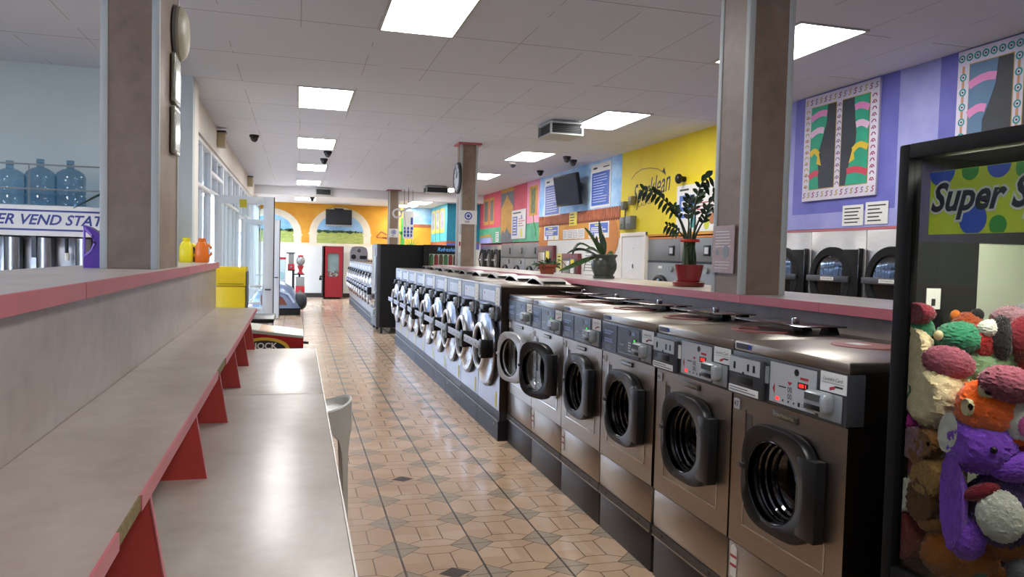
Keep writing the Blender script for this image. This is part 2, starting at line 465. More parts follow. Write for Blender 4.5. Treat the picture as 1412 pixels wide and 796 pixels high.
# ------------------------------------------------------------------ ceiling lights
DIFF = mat('light_diffuser', '#ffffff', .6, emit=PANEL_EMIT)
DIFF.node_tree.nodes['Principled BSDF'].inputs['Emission Color'].default_value = (1, .98, .96, 1)
def ceiling_light(x, y, label, z=CEIL, w=.59, l=1.24, n=[0]):
    r = thing('ceiling_light', label, 'ceiling light', (x, y, z), 0, 'fluorescent ceiling panels')
    f = MB(); t = .022
    for a in ((-t, 0, 0, l), (w, w + t, 0, l), (-t, w + t, -t, 0), (-t, w + t, l, l + t)): f.box(a[0], a[1], a[2], a[3], -.012, 0, TRIM)
    f.build('frame', r)
    MB().box(0, w, 0, l, -.008, 0, DIFF).build('diffuser', r)
LN = ['large bright panel above the aisle, nearest of the left row of ceiling lights', 'second light panel of the left ceiling row, counted from the front',
      'third panel of the left ceiling row, just before two small domes', 'fourth panel of the left ceiling row, counted from the front',
      'fifth panel of the left ceiling row, shortest before the lowered ceiling', 'light panel under the lowered ceiling beside the dark vent at the back']
for (x, y, z), l in zip(((.635, 5.13, CEIL), (-.01, 8.87, CEIL), (-.02, 12.8, CEIL), (-.03, 16.6, CEIL), (-.05, 20.4, CEIL), (-.1, 23.1, 3.1)), LN): ceiling_light(x, y, l, z)
RN = ['light panel right of the big near pillar by the purple wall', 'light panel beside the large louvred vent, near the yellow wall', 'light panel in front of the hanging TV and blue wall',
      'light panel just right of the pillar with the clock', 'light panel partly behind the far louvred vent and the clock', 'wide light panel above the turquoise painted wall', 'light panel farthest along the right row, behind the hanging wires']
for (x, y, z), l in zip(((3.68, 5.05, CEIL), (3.68, 8.82, CEIL), (3.76, 12.75, CEIL), (3.76, 16.5, CEIL), (3.7, 20.5, CEIL), (3.3, 22.7, 3.1), (3.15, 24.5, 3.1)), RN): ceiling_light(x, y, l, z)
# two unseen panels added to light the near end and the water station side
ceiling_light(-3.0, 4.4, 'added light panel over the water station side, outside the picture'); ceiling_light(.635, .3, 'added light panel over the near end of the aisle, outside the picture')

# ------------------------------------------------------------------ columns
def column(x0, x1, y0, y1, z0, z1, collar, sign=None):
    r = struct(thing('column', None, None, (x0, y0, z0)))
    a, b, h, t = x1 - x0, y1 - y0, z1 - z0, .036
    struct(MB().box(.006, a - .006, .006, b - .006, 0, h, LAMC).build('column_panel', r))
    m = MB()
    for px in (0, a - t):
        for py in (0, b - t): m.box(px, px + t, py, py + t, 0, h, TRIM, .004)
    struct(m.build('corner_trim', r))
    if collar: struct(MB().box(-.05, a + .05, -.05, b + .05, h - .03, h, PINK).build('collar', r))
    return r
column(-.955, -.685, 4.2, 4.86, 1.39, CEIL, False)
column(2.29, 2.57, 3.575, 3.875, 1.328, CEIL, False)
column(2.54, 2.83, 12.2, 12.5, 1.328, CEIL, True)
column(2.50, 2.80, 22.0, 22.3, 0, CEIL, True)

# ------------------------------------------------------------------ counters, shelf, tables
def edgeL(y): return -.592 - .009 * y
def slab(mb, xf0, xf1, y0, y1, z0, z1, m):
    vs = [(xf0(y), y, z) for z in (z0, z1) for y in (y0, y1)] ; ws = [(xf1(y), y, z) for z in (z0, z1) for y in (y0, y1)]
    mb.add([vs[0], ws[0], ws[1], vs[1], vs[2], ws[2], ws[3], vs[3]], [(3, 2, 1, 0), (4, 5, 6, 7), (0, 1, 5, 4), (1, 2, 6, 5), (2, 3, 7, 6), (3, 0, 4, 7)], m)
    return mb
hw = slab(MB(), lambda y: edgeL(y) - .16, lambda y: edgeL(y) - .022, -1.0, 6.95, 0, 1.345, LAMV); struct(hw.build('wall_left_partition'))
ct = thing('countertop', 'long laminate counter top with pink edge on the left half wall', 'counter', (0, 0, 1.345))
m = slab(MB(), lambda y: edgeL(y) - .57, lambda y: edgeL(y) - .012, -1.0, 6.99, 0, .045, LAMT); m.build('worktop', ct)
m = MB(); ys = [-1.0, .9, 2.55, 4.95, 5.9, 6.99]
for a, b in zip(ys, ys[1:]): slab(m, lambda y: edgeL(y) - .012, lambda y: edgeL(y), a + .004, b - .004, -.004, .0452, PINK)
m.box(edgeL(7) - .57, edgeL(7) + .0, 6.985, 6.997, -.004, .0452, PINK)
m.build('edge_band', ct)

def edgeS(y): return -.283 - .0079 * y
sh = thing('wall_shelf', 'laminate ledge with chipped pink edge on red brackets along the left half wall', 'shelf', (0, 0, .97))
m = slab(MB(), lambda y: edgeL(y) - .02, lambda y: edgeS(y) - .006, -.6, 6.93, 0, .03, LAMV); m.build('shelf_board', sh)
m = MB()
cuts = [(-.6, 1.44), (1.65, 3.3), (3.7, 6.93)]
for a, b in cuts: slab(m, lambda y: edgeS(y) - .006, edgeS, a, b, -.002, .0305, PINK)
m.build('edge_band', sh)
m = MB()
raw = mat('raw_chipboard', '#7a6a45', .9, var=.35, vscale=90)
for a, b in ((1.44, 1.65), (3.3, 3.7)): tag(slab(MB(), lambda y: edgeS(y) - .0065, lambda y: edgeS(y) - .003, a, b, 0, .03, raw).build('chipped_edge', sh), 'bare chipboard where the pink edge has broken away')
for y in (.95, 1.78, 2.62, 3.46, 4.33, 5.15, 6.0):
    b = MB(); x0, x1, x2 = edgeL(y) - .02, edgeS(y) - .012, edgeS(y) + .024
    b.prism([(x0, -.22), (x2, -.22), (x1, 0), (x0, 0)], y, y + .016, RED)
    b.prism([(x2, -.22), (x2 + .003, -.22), (x1 + .003, 0), (x1, 0)], y - .001, y + .017, PINK)
    b.build('bracket', sh)

def table(y0, y1, label):
    r = thing('folding_table', label, 'table', (0, y0, 0), 0, 'long laminate tables below the ledge')
    l = y1 - y0
    MB().box(edgeL(y1) - .02 + .03, .138, 0, l, .722, .75, LAMT, .004).build('tabletop', r)
    MB().box(.138, .143, 0, l, .720, .7505, mat('pale_edge', '#c9c3b8', .35)).build('edge_band', r)
    MB().box(edgeL(y1) + .05, -.12, .12, .15, 0, .722, RED).build('end_panel', r)
    MB().box(edgeL(y1) + .05, -.12, l - .15, l - .12, 0, .722, RED).build('end_panel', r)
table(.2, 4.11, 'near laminate folding table running under the ledge beside the aisle')
table(4.118, 6.06, 'far laminate folding table just past the white stool')

# centre counter behind the washers
struct(MB().box(2.325, 2.45, 1.82, 13.05, 0, 1.288, LAMV).build('wall_centre_partition'))
ct = thing('countertop', 'pink edged counter top behind the washers, carrying the plants and pillar', 'counter', (2.28, 1.82, 1.288))
MB().box(.012, .67, 0, 11.28, 0, .04, LAMT).build('worktop', ct)
m = MB(); ys = [0, 1.10, 1.74, 4.28, 6.9, 9.3, 11.28]
for a, b in zip(ys, ys[1:]): m.box(0, .012, a + .002, b - .002, -.003, .0402, PINK)
m.box(0, .67, 11.28, 11.292, -.003, .0402, PINK)
m.build('edge_band', ct)
# ------------------------------------------------------------------ small front-load washers
SWW, SWH = .645, 1.2
SIDE = steel_mat('bronze_side_sheet', '#4d443b', .38)
PURP = mat('blue_grey_console', '#3f4552', .4)
def strips(mb, x0, x1, z0, z1, n, y, m, frac=.45, seed=0):
    """rows of print too small to read"""
    rr = random.Random(seed); dz = (z1 - z0) / n
    for i in range(n):
        z = z1 - (i + .5) * dz; mb.box(x0, x0 + (x1 - x0) * (.62 + .38 * rr.random()), y - .0006, y, z - dz * frac / 2, z + dz * frac / 2, m)
    return mb
def hole_front(mb, x0, x1, z0, z1, cx, cz, r, y, m, n=48):
    """sheet from x0..x1, z0..z1 with a round hole"""
    outer = []
    for j in range(n):
        t = -2 * PI * j / n; c, s = math.cos(t), math.sin(t)
        k = min(((x1 - cx) / c if c > 1e-9 else (x0 - cx) / c if c < -1e-9 else 9e9), ((z1 - cz) / s if s > 1e-9 else (z0 - cz) / s if s < -1e-9 else 9e9))
        outer.append((cx + c * k, y, cz + s * k))
    # pull the nearest samples onto the corners so the outline stays square
    for qx in (x0, x1):
        for qz in (z0, z1):
            j = min(range(n), key=lambda i: (outer[i][0] - qx) ** 2 + (outer[i][2] - qz) ** 2); outer[j] = (qx, y, qz)
    mb.loft([outer, circle(cx, cz, r, y, n)], m)
def drum(parent, cx, cz, r, depth=.42):
    d = MB(); L = [circle(cx, cz, rr, yy, 40) for rr, yy in ((r, 0), (r * .98, .03), (r * .95, .034), (r * .95, .044), (r * .98, .048), (r * .97, .07), (r * .94, .074), (r * .94, .084), (r * .97, .088), (r * .97, .11), (r * 1.22, .115), (r * 1.24, depth), (r * .7, depth + .01), (r * .25, depth - .03))]
    d.loft(L, DARKSTEEL, False, True)
    for k in range(3):
        a = .5 + k * 2 * PI / 3
        p = (cx + r * 1.12 * math.cos(a), cz + r * 1.12 * math.sin(a))
        d.tube([(p[0], .125, p[1]), (p[0], depth, p[1])], r * .14, DARKSTEEL, 8)
    d.build('drum', parent)
def card_reader(parent, x0, z0, txt=True, s=1.0):
    m = MB()
    m.box(x0 + .03, x0 + .135, -.018, -.011, z0, z0 + .085, GREYP, .006)
    m.box(x0, x0 + .108, -.062, -.012, z0 + .02, z0 + .09, mat('reader_shell', '#9a9fa0', .32, .3), .018, 3)
    m.box(x0 + .018, x0 + .09, -.0645, -.06, z0 + .06, z0 + .082, mat('reader_window', '#4d5453', .2))
    m.box(x0 + .016, x0 + .092, -.064, -.058, z0 + .030, z0 + .048, BLACK, .004)
    m.build('card_reader', parent)
    l = MB().box(x0 + .03, x0 + .15, -.014, -.011, z0 + .09, z0 + .152, LABELW)
    if txt:
        l.text('Laundry Card', x0 + .088, z0 + .131, .017, -.0142, INK, shear=.25, sx=.95)
        l.box(x0 + .04, x0 + .14, -.0146, -.014, z0 + .1185, z0 + .1195, INK); l.box(x0 + .1, x0 + .135, -.0146, -.014, z0 + .107, z0 + .113, INK)
    l.prism([(x0 + .075, z0 + .095), (x0 + .100, z0 + .102), (x0 + .100, z0 + .112), (x0 + .075, z0 + .105)], -.0146, -.014, INKR)
    l.build('card_label', parent)
def digits(parent, txt, x, z, size, m):
    MB().box(x - size * 1.5, x + size * 1.5, -.0135, -.012, z - size * .62, z + size * .62, BLACK).text(txt, x, z, size, -.0137, m, bold=.02, sx=.95).build('display', parent)

def washer_door(parent, cx, cz, ajar=0, ring=None):
    hx = .552; ring = ring or BLACK
    o = MB().at(T(-hx, 0, 0)); R = .2
    loops = [squircle(cx, cz, R * .98, .19 * .98, -.004), squircle(cx, cz, R, .19, -.010), squircle(cx, cz, R, .19, -.036), squircle(cx, cz, R * .975, .185, -.044),
             circle(cx - .012, cz - .005, .153, -.046), circle(cx - .012, cz - .005, .1445, -.040), circle(cx - .012, cz - .005, .138, -.008)]
    o.loft(loops, ring); o.loft([loops[-1], loops[0]], ring)
    o.box(.46, .557, -.0452, -.004, .60, .868, ring, .004)
    o.box(cx - R - .006, cx - R + .03, -.05, -.02, cz + .0, cz + .02, ring, .004)
    door = o.build('door', parent, (hx, 0, 0))
    c = MB().at(T(-hx, 0, 0)); L = []
    for rr, yy in ((.1445, -.042), (.1425, -.044), (.1405, -.042), (.1405, -.012), (.1445, -.010)): L.append(circle(cx - .012, cz - .005, rr, yy))
    c.loft(L, mat('dark_chrome', '#3a3c40', .2, 1)); c.build('inner_ring', door)
    g = MB().at(T(-hx, 0, 0)); L = [circle(cx - .012, cz - .005, rr, yy) for rr, yy in ((.1405, -.025), (.1385, .0), (.134, .004), (.132, .022), (.126, .026), (.124, .045), (.116, .050), (.112, .066), (.095, .076), (.06, .082), (.004, .085))]
    g.loft(L, LENS, False, True); g.build('door_glass', door)
    if ajar: door.rotation_euler = (0, 0, ajar)
    return door

smoke = mat('smoked_lid', '#2a2824', .12, coat=.5)
rim = mat('dull_red_ring', '#9a5b55', .4)  # dull red for the flat circles on the washer tops
def soap_lid(r):
    """smoked flip-up lid standing just off the washer top on two clips"""
    MB().lathe([(.13, .0), (.13, .006), (.10, .006), (.10, .0)], rim, (.305, .35, SWH), 'z', 32).build('red_ring', r)
    l = MB().at(T(.305, .38, SWH)).box(-.26, .22, .00, .24, .032, .038, smoke, .003).build('soap_lid', r)
    for x in (-.05, .13): MB().at(T(.305, .38, SWH)).prism([(x, 0), (x + .07, 0), (x + .052, .032), (x + .018, .032)], .17, .22, BLACK).build('clip', l)
    MB().at(T(.305, .38, SWH)).box(.03, .05, .10, .13, .038, .062, CHROME, .004).build('catch', l)
def small_washer(y0, label, variant, number, ajar=0, ring=None, sticker=None, led=None):
    r = thing('front_load_washer', label, 'washing machine', (1.64, y0 + SWW, 0), RW, 'small washers at the near end of the row')
    w = SWW - .004
    b = MB()
    b.box(.004, w, .004, .10, .24, .415, STEEL, .004).box(.004, w, .10, .67, .24, .42, SIDE)
    cx, cz, rr = .335, .735, .155
    hole_front(b, .004, w, .42, .995, cx, cz, rr, 0, STEEL)
    for q in ([(.004, 0, .42), (.004, 0, .995), (.004, .67, .995), (.004, .67, .42)], [(w, 0, .995), (w, 0, .42), (w, .67, .42), (w, .67, .995)], [(.004, .67, .42), (.004, .67, .995), (w, .67, .995), (w, .67, .42)],
              [(w, 0, .42), (.004, 0, .42), (.004, .67, .42), (w, .67, .42)]): b.add(q, [(0, 1, 2, 3)], SIDE)
    b.build('body', r)
    drum(r, cx, cz, rr)
    f = MB()      # pressed border around the door; edge highlight put in as chrome, shade as grey
    for a in ((.094, .100, .507, .945), (.556, .562, .507, .60), (.094, .562, .503, .509)): f.box(a[0], a[1], -.004, .001, a[2], a[3], CHROME)
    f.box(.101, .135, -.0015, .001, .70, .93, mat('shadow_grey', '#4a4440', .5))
    f.build('door_border', r)
    p = MB().box(.004, w, .01, .66, 0, .195, PLINTH, .004).box(.004, w, 0, .66, .203, .238, mat('kick_strip', '#3d3733', .5)).box(.004, w, -.003, .01, .195, .202, STEEL)
    for x in (.1, .52): p.disc(x, .22, .008, -.002, 0, BLACK, 10)
    p.build('plinth', r)
    t = MB().box(.004, w, -.004, .672, 1.162, SWH, STEEL, .006)
    t.box(.02, .10, -.0065, -.004, 1.172, 1.193, GREYD).box(.102, .112, -.0065, -.004, 1.174, 1.191, INKB)
    t.build('top_panel', r)
    dark = variant == 'dark'
    c = MB().box(.004, w, -.010, .06, .998, 1.162, PURP if dark else GREYD, .004).box(.004, w, .06, .665, .998, 1.162, SIDE)
    if dark:
        c.box(.016, .215, -.013, -.010, 1.008, 1.15, mat('console_sticker', '#2c3340', .4));
        for z in (1.105, 1.062): strips(c, .05, .17, z - .012, z + .014, 2, -.0131, mat('blue_print', '#7f90b4', .5), .7, int(z * 100))
        strips(c, .06, .16, 1.012, 1.04, 3, -.0131, GREYP, .35, 3)
        c.box(.228, .49, -.013, -.010, 1.008, 1.15, mat('console_centre', '#30353d', .35))
        c.disc(.37, 1.128, .014, -.0145, -.013, BLACK, 16).box(.40, .44, -.0142, -.013, 1.118, 1.136, mat('blue_print', '#7f90b4', .5))
        strips(c, .36, .40, 1.03, 1.085, 4, -.0131, PANEL, .6, 9); strips(c, .26, .33, 1.05, 1.07, 1, -.0131, GREYP, .5, 4); strips(c, .25, .47, 1.015, 1.022, 1, -.0131, GREYP, .6, 5)
    else:
        c.box(.252, .50, -.013, -.010, 1.012, 1.152, PANEL)
        c.disc(.40, 1.133, .012, -.0142, -.013, BLACK, 18).box(.42, .462, -.0138, -.013, 1.113, 1.121, INKR)
        c.prism([(.27, 1.06), (.282, 1.078), (.282, 1.042)], -.0138, -.013, INKR); c.prism([(.492, 1.062), (.48, 1.08), (.48, 1.044)], -.0138, -.013, INKR)
        c.prism([(.365, 1.084), (.378, 1.095), (.352, 1.095)], -.0138, -.013, INKR)
        c.text('00.', .37, 1.068, .026, -.0132, INK).text('00.', .37, 1.044, .026, -.0132, INK); c.box(.305, .345, -.0138, -.013, 1.071, 1.075, INK)
        c.box(.29, .308, -.0140, -.013, 1.022, 1.034, LEDR)
        for x in (.33, .36, .39): c.disc(x, 1.026, .004, -.0138, -.013, INK, 8)
        c.box(.412, .422, -.0140, -.013, 1.02, 1.034, BLACK); strips(c, .43, .48, 1.02, 1.034, 2, -.0131, INK, .25, 3)
    c.build('control_panel', r)
    if led: digits(r, led, .435, 1.092, .018, LEDG if dark else LEDR)
    if not dark:
        k = MB().box(.010, .225, -.028, -.010, 1.0, 1.146, GREYD, .005)
        k.box(.016, .212, -.0305, -.028, 1.085, 1.142, PANEL).box(.016, .206, -.0305, -.028, 1.008, 1.034, LABELW)
        for x in (.045, .135, .172): k.box(x, x + .012, -.032, -.0305, 1.098, 1.124, BLACK)
        k.box(.105, .115, -.032, -.0305, 1.083, 1.092, BLACK); k.box(.06, .17, -.0295, -.027, 1.045, 1.075, BLACK, .003)
        strips(k, .022, .195, 1.012, 1.031, 2, -.0306, INK, .3, 8)
        k.box(.226, .242, -.016, -.010, 1.07, 1.13, LABELW if number == '46' else GREYP)
        k.build('coin_box', r)
    card_reader(r, .492, 1.008, True)
    n = MB().box(.018, .056, -.006, .001, .938, .978, LABELW, .002).box(.022, .052, -.0066, -.006, .942, .974, mat('number_field', '#c4c6c0', .5))
    n.text(number, .037, .958, .03, -.0068, INK).build('number_plate', r)
    bd = MB().box(.262, .40, -.007, .001, .955, .978, mat('badge', '#3b372c', .35), .002)
    if not dark: bd.text('CONTINENTAL', .331, .9665, .0165, -.0072, mat('badge_letter', '#a59b7c', .4))
    else: bd.box(.27, .392, -.0076, -.007, .961, .972, PANEL)
    bd.build('badge', r)
    washer_door(r, .335, .74, ajar, ring)
    if sticker:
        s = MB().prism([(.02, .28), (.062, .28), (.062, .395), (.041, .41), (.02, .395)], .002, .0045, LABELW)
        for z in (.32, .355): s.box(.02, .062, .0012, .002, z, z + .010, INKR)
        s.build('sticker', r)
    if number != '47': soap_lid(r)
    else:
        MB().lathe([(.12, 0), (.12, .003)], rim, (.225, .41, SWH), 'z', 32, True, True).build('red_disc', r)
        MB().box(.155, .225, .38, .44, SWH + .003, SWH + .004, LABELW).build('label', r)
    return r
SY = [1.936, 2.585, 3.25, 3.90, 4.546, 5.19]
sil = mat('silver_plastic', '#b4b6bb', .3, .3)
small_washer(SY[0], 'stainless washer numbered 47 at the near end of the row beside the claw machine', 'light', '47', led='000 1', sticker=True)
small_washer(SY[1], 'stainless washer numbered 46 with pale panel, second from the near end', 'light', '46', led='0000')
small_washer(SY[2], 'washer with dark panel and green display next to washer 46, plain lower front', 'dark', '45', led='00')
small_washer(SY[3], 'washer with dark panel and closed black door and red striped sticker, fourth from near end', 'dark', '44', led='00', sticker=True)
small_washer(SY[4], 'washer with its black round door standing ajar', 'dark', '43', led='00', ajar=rad(15), sticker=True)
small_washer(SY[5], 'washer with a silver door ring ajar beside the tall silver row', 'dark', '42', ajar=rad(13), ring=sil)

# ------------------------------------------------------------------ tall silver loaders
LW_, LH = .7475, 1.27
DISH = steel_mat('dish_steel', '#98979a', .2, (6, 6, 6), .15)
def loader_proto(w=LW_, h=LH):
    r = thing('tall_washer', 'x', 'washing machine', (0, 0, 0), RW)
    b = MB(); cx, cz, R = .362, .735, .325
    hole_front(b, .003, w - .003, .245, h - .02, cx, cz, .2, 0, STEEL_B)
    x1 = w - .003
    side = SIDE
    for q in ([(.003, 0, .245), (.003, 0, h - .02), (.003, .70, h - .02), (.003, .70, .245)], [(x1, 0, h - .02), (x1, 0, .245), (x1, .70, .245), (x1, .70, h - .02)], [(.003, .70, .245), (.003, .70, h - .02), (x1, .70, h - .02), (x1, .70, .245)]): b.add(q, [(0, 1, 2, 3)], side)
    b.box(.45, .62, -.0012, 0, .452, .456, GREYP).disc(.30, .425, .007, -.002, 0, BLACK, 10)
    b.build('body', r)
    MB().box(.0, w, -.008, .70, h - .02, h, STEEL, .004).build('top_panel', r)
    p = MB().box(.002, w - .002, .004, .70, .162, .245, mat('grey_kick', '#3a393e', .5, spec=.25)).box(.002, w - .002, -.006, .70, 0, .16, mat('slate_kick', '#222228', .5, spec=.2)).box(.002, w - .002, -.009, 0, .158, .166, GREYP)
    for x in (.12, .62): p.disc(x, .12, .008, -.009, -.006, CHROME, 8)
    p.build('plinth', r)
    c = MB().box(.006, w - .006, -.012, -.001, 1.10, 1.25, mat('loader_console', '#6f7a8c', .45), .003)
    c.box(.17, .585, -.015, -.012, 1.122, 1.216, mat('console_window', '#b9bcc6', .3)).box(.07, .115, -.014, -.012, 1.115, 1.215, PANEL)
    c.box(.6, .735, -.015, -.012, 1.103, 1.247, LABELW)
    for z in (1.13, 1.165, 1.2): c.disc(.667, z, .006, -.0158, -.015, INK, 8)
    c.disc(.235, 1.185, .013, -.0158, -.015, INKR, 12); strips(c, .33, .55, 1.13, 1.2, 4, -.0151, GREYP, .12, 2); strips(c, .2, .3, 1.13, 1.16, 2, -.0151, GREYP, .2, 3)
    c.build('control_panel', r)
    d = MB()
    for z in (1.03, 1.058): d.box(.03, .12, -.003, 0, z, z + .02, mat('blue_label', '#5a6487', .5))
    d.build('blue_label', r); d = MB()
    d.box(.52, .60, -.05, 0, .985, 1.075, mat('reader_shell', '#9a9fa0', .32, .3), .012).box(.535, .585, -.052, -.05, 1.03, 1.055, BLACK).box(.535, .585, -.052, -.05, .998, 1.015, BLACK)
    d.build('card_reader', r); d = MB()
    d.cyl((.655, -.002, 1.03), .06, -.02, GREYD, 'y', 24, .005)
    d.build('coin_knob', r)
    MB().box(.615, .665, -.002, 0, .265, .385, mat('yellow_sticker', '#c9c23a', .5)).build('sticker', r)
    k = MB().lathe([(R + .018, 0), (R + .018, -.028), (R - .02, -.032)], BLACK, (cx, 0, cz), 'y', 56); k.lathe([(.2, 0), (.19, .05), (.26, .06), (.26, .4), (.1, .42), (.001, .42)], DARKSTEEL, (cx, 0, cz), 'y', 40); k.build('drum', r)
    # door pivots on its left edge
    hx = .02
    o = MB().at(T(-hx, 0, 0))
    o.lathe([(R - .012, -.02), (R, -.024), (R + .004, -.032), (R - .004, -.042), (R - .022, -.046), (R - .035, -.044), (.215, -.072), (.2, -.080), (.196, -.082)], DISH, (cx, 0, cz), 'y', 64)
    door = o.build('door', r, (hx, 0, 0))
    g = MB().at(T(-hx, 0, 0)).lathe([(.2, -.076), (.202, -.090), (.192, -.102), (.176, -.102), (.166, -.092), (.164, -.07)], mat('silver_ring', '#c6c7ca', .28, .9), (cx, 0, cz), 'y', 56)
    g.build('window_ring', door)
    g = MB().at(T(-hx, 0, 0)).lathe([(.166, -.085), (.15, -.04), (.11, 0), (.05, .03), (.002, .035)], LENS, (cx, 0, cz), 'y', 48); g.build('door_glass', door)
    l = MB().at(T(-hx, 0, 0)).box(-.12, .50, -.118, -.104, .722, .785, mat('lock_arm_grey', '#9a9ca6', .42), .004)
    for x in (-.08, .04, .2, .36): l.disc(x, .755, .008, -.120, -.118, BLACK, 10)
    l.box(.485, .575, -.120, -.06, .655, .81, BLACK, .006)
    for z in (.70, .745): l.cyl((.535, -.120, z), .02, -.008, GREYP, 'y', 16, .004)
    l.build('lock_arm', door)
    c = MB().box(.30, .44, -.075, 0, 1.035, 1.092, BLACK, .008).box(.33, .41, -.09, -.05, 1.02, 1.05, BLACK, .006); c.build('top_clamp', r)
    Q = [(-.25, .0), (-.2, .03), (-.1, .05), (0, .045), (.12, .02), (.22, .004)]
    cv = MB().at(T(w / 2, .40, h)).prism(Q + [(x, z - .006) for x, z in Q[::-1]][:-1] + [(-.244, 0)], 0, .26, STEEL).build('soap_cover', r)
    MB().at(T(w / 2, .40, h)).box(.10, .17, .02, .22, 0, .03, BLACK, .008).build('clip', cv)
    return r
proto = loader_proto()
OPEN = {5: 3}
for i in range(9):
    lab = 'tall silver washer with round steel door, %s of nine in the middle row' % ORD[i]
    y = 5.875 + i * .752
    if i == 0: r = proto; r.location = (1.584, y + LW_, 0)
    else: r = dup(proto, (1.584, y + LW_, 0))
    r['label'] = lab; r['group'] = 'tall silver washers in the middle row'
    if i in OPEN:
        for c in r.children:
            if c.name.startswith('door'): c.rotation_euler = (0, 0, -rad(OPEN[i]))
for i in range(10):
    r = dup(proto, (1.49, 15.47 + i * .75 + LW_, 0)); r['label'] = 'silver washer beyond the black vending machine, %s from its near end' % ORD[i]; r['group'] = 'silver washers of the far row'
# ------------------------------------------------------------------ dryers along the right wall
DRY = steel_mat('dryer_sheet', '#b8b6b4', .32); DRYG = mat('dryer_grey', '#77797a', .45, .4)
def dryer(y0, w, label, group, z1=1.86, cz=1.36, R=.33, front=DRY, oval=1.0):
    r = thing('tumble_dryer', label, 'dryer', (5.43, y0 + w, 0), RW, group)
    cx = w * .44
    MB().box(.003, w - .003, 0, .43, 0, z1, front, .006).build('body', r)
    MB().box(.0, w, -.004, .43, z1, z1 + .022, PINK).build('top_trim', r)
    h = MB().box(cx + R * .55, w - .05, -.045, 0, cz - R * .92, cz + R * .92, BLACKMAT, .008).box(w - .055, w - .035, -.05, 0, cz - R * .95, cz + R * .95, BLACKGLOSS, .004); h.build('hinge_plate', r)
    d = MB().lathe([(R, 0), (R, -.04), (R - .012, -.05), (R - .085, -.05), (R - .095, -.03)], BLACKMAT, (cx, 0, cz), 'y', 56); door = d.build('door', r)
    MB().lathe([(R - .09, -.035), (R * .5, -.045), (.002, -.05)], mat('dark_door_glass', '#0e1216', .05, coat=.5), (cx, 0, cz), 'y', 48).build('door_glass', door)
    l = MB().box(cx - R - .01, cx + R * .95, -.075, -.05, cz - .035, cz + .03, mat('handle_band', '#34373c', .4), .008)
    l.box(cx - .10, cx + .10, -.077, -.075, cz - .02, cz + .016, LABELW).text('CONTINENTAL', cx, cz - .002, .026, -.0772, INK)
    l.build('handle', door)
    return r
# ------------------------------------------------------------------ right wall: dryers
for i in range(7):
    dryer(2.92 + i * .84, .84, 'large steel dryer under the purple wall, %s along from the pillar side' % ORD[6 - i] if i > 1 else 'large steel dryer under the purple wall behind the claw machine, %s' % ('nearer one' if i == 0 else 'farther one'), 'steel dryers under the purple wall')
for i in range(3):
    dryer(20.33 + i * .84, .84, 'black-door dryer at the far end of the right wall, %s of three' % ORD[i], 'black-door dryers at the far end', 1.82, 1.40, .31)
def stack_dryer(y0, w, label, group, kind):
    r = thing('stacked_dryer', label, 'dryer', (5.43, y0 + w, 0), RW, group)
    MB().box(.004, w - .004, 0, .43, 0, 1.47, DRYG, .006).build('lower_cabinet', r)
    u = MB().box(.004, w - .004, 0, .43, 1.50, 1.84, DRYG, .006); u.build('upper_cabinet', r)
    MB().box(0, w, -.004, .42, 1.47, 1.50, BLACK).build('divider', r)
    MB().box(0, w, -.005, .43, 1.84, 1.866, mat('orange_trim', '#c0742a', .5) if kind else PINK).build('top_trim', r)
    c = MB()
    if kind: c.box(w * .70, w * .86, -.02, 0, 1.58, 1.73, BLACK, .006).box(w * .73, w * .83, -.022, -.02, 1.61, 1.70, PANEL).box(w * .36, w * .48, -.004, 0, 1.38, 1.42, LABELW).cyl((w * .8, 0, 1.38), .045, -.03, GREYP, 'y', 20, .006)
    else: c.box(w * .74, w * .84, -.02, 0, 1.58, 1.74, GREYD, .006).cyl((w * .74, 0, 1.38), .05, -.03, GREYP, 'y', 20, .006)
    c.build('controls', r)
    R = .30 if kind else .26; cx, cz = w * .45, .98 if kind else 1.04
    d = MB().lathe([(R, 0), (R, -.045), (R - .03, -.055), (R - .055, -.03)], BLACK, (cx, 0, cz), 'y', 48); door = d.build('door', r)
    MB().lathe([(R - .05, -.03), (.002, -.05)], mat('dark_door_glass', '#0e1216', .05), (cx, 0, cz), 'y', 40).build('door_glass', door)
for i, l in enumerate(('stacked grey dryer under the yellow wall, beside the big near pillar', 'stacked grey dryer under the yellow wall, next to the white door')): stack_dryer(9.08 + i * 1.03, 1.03, l, 'stacked dryers under the yellow wall', True)
for i in range(3): stack_dryer(16.95 + i * 1.12, 1.12, 'stacked steel dryer below the red and green wall, %s of three from the blue wall' % ORD[i], 'stacked dryers under the red wall', False)

# white service door between the yellow and blue walls
r = struct(thing('door_3', None, None, (5.43, 12.19, 0), RW))
m = MB()
for a, b in ((0, .07), (.93, 1.0)): m.box(a, b, -.035, 0, 0, 1.96, cream, .004)
m.box(0, 1.0, -.036, 0, 1.90, 1.96, cream, .004); struct(m.build('door_frame', r))
struct(MB().box(.07, .93, -.018, 0, .01, 1.90, WHITE).build('door_panel', r))
struct(MB().box(.50, .53, -.024, -.018, 1.36, 1.43, INK).box(.505, .525, -.03, -.018, 1.40, 1.415, INK).disc(.52, 1.70, .008, -.022, -.018, INK, 8).build('door_lock', r))

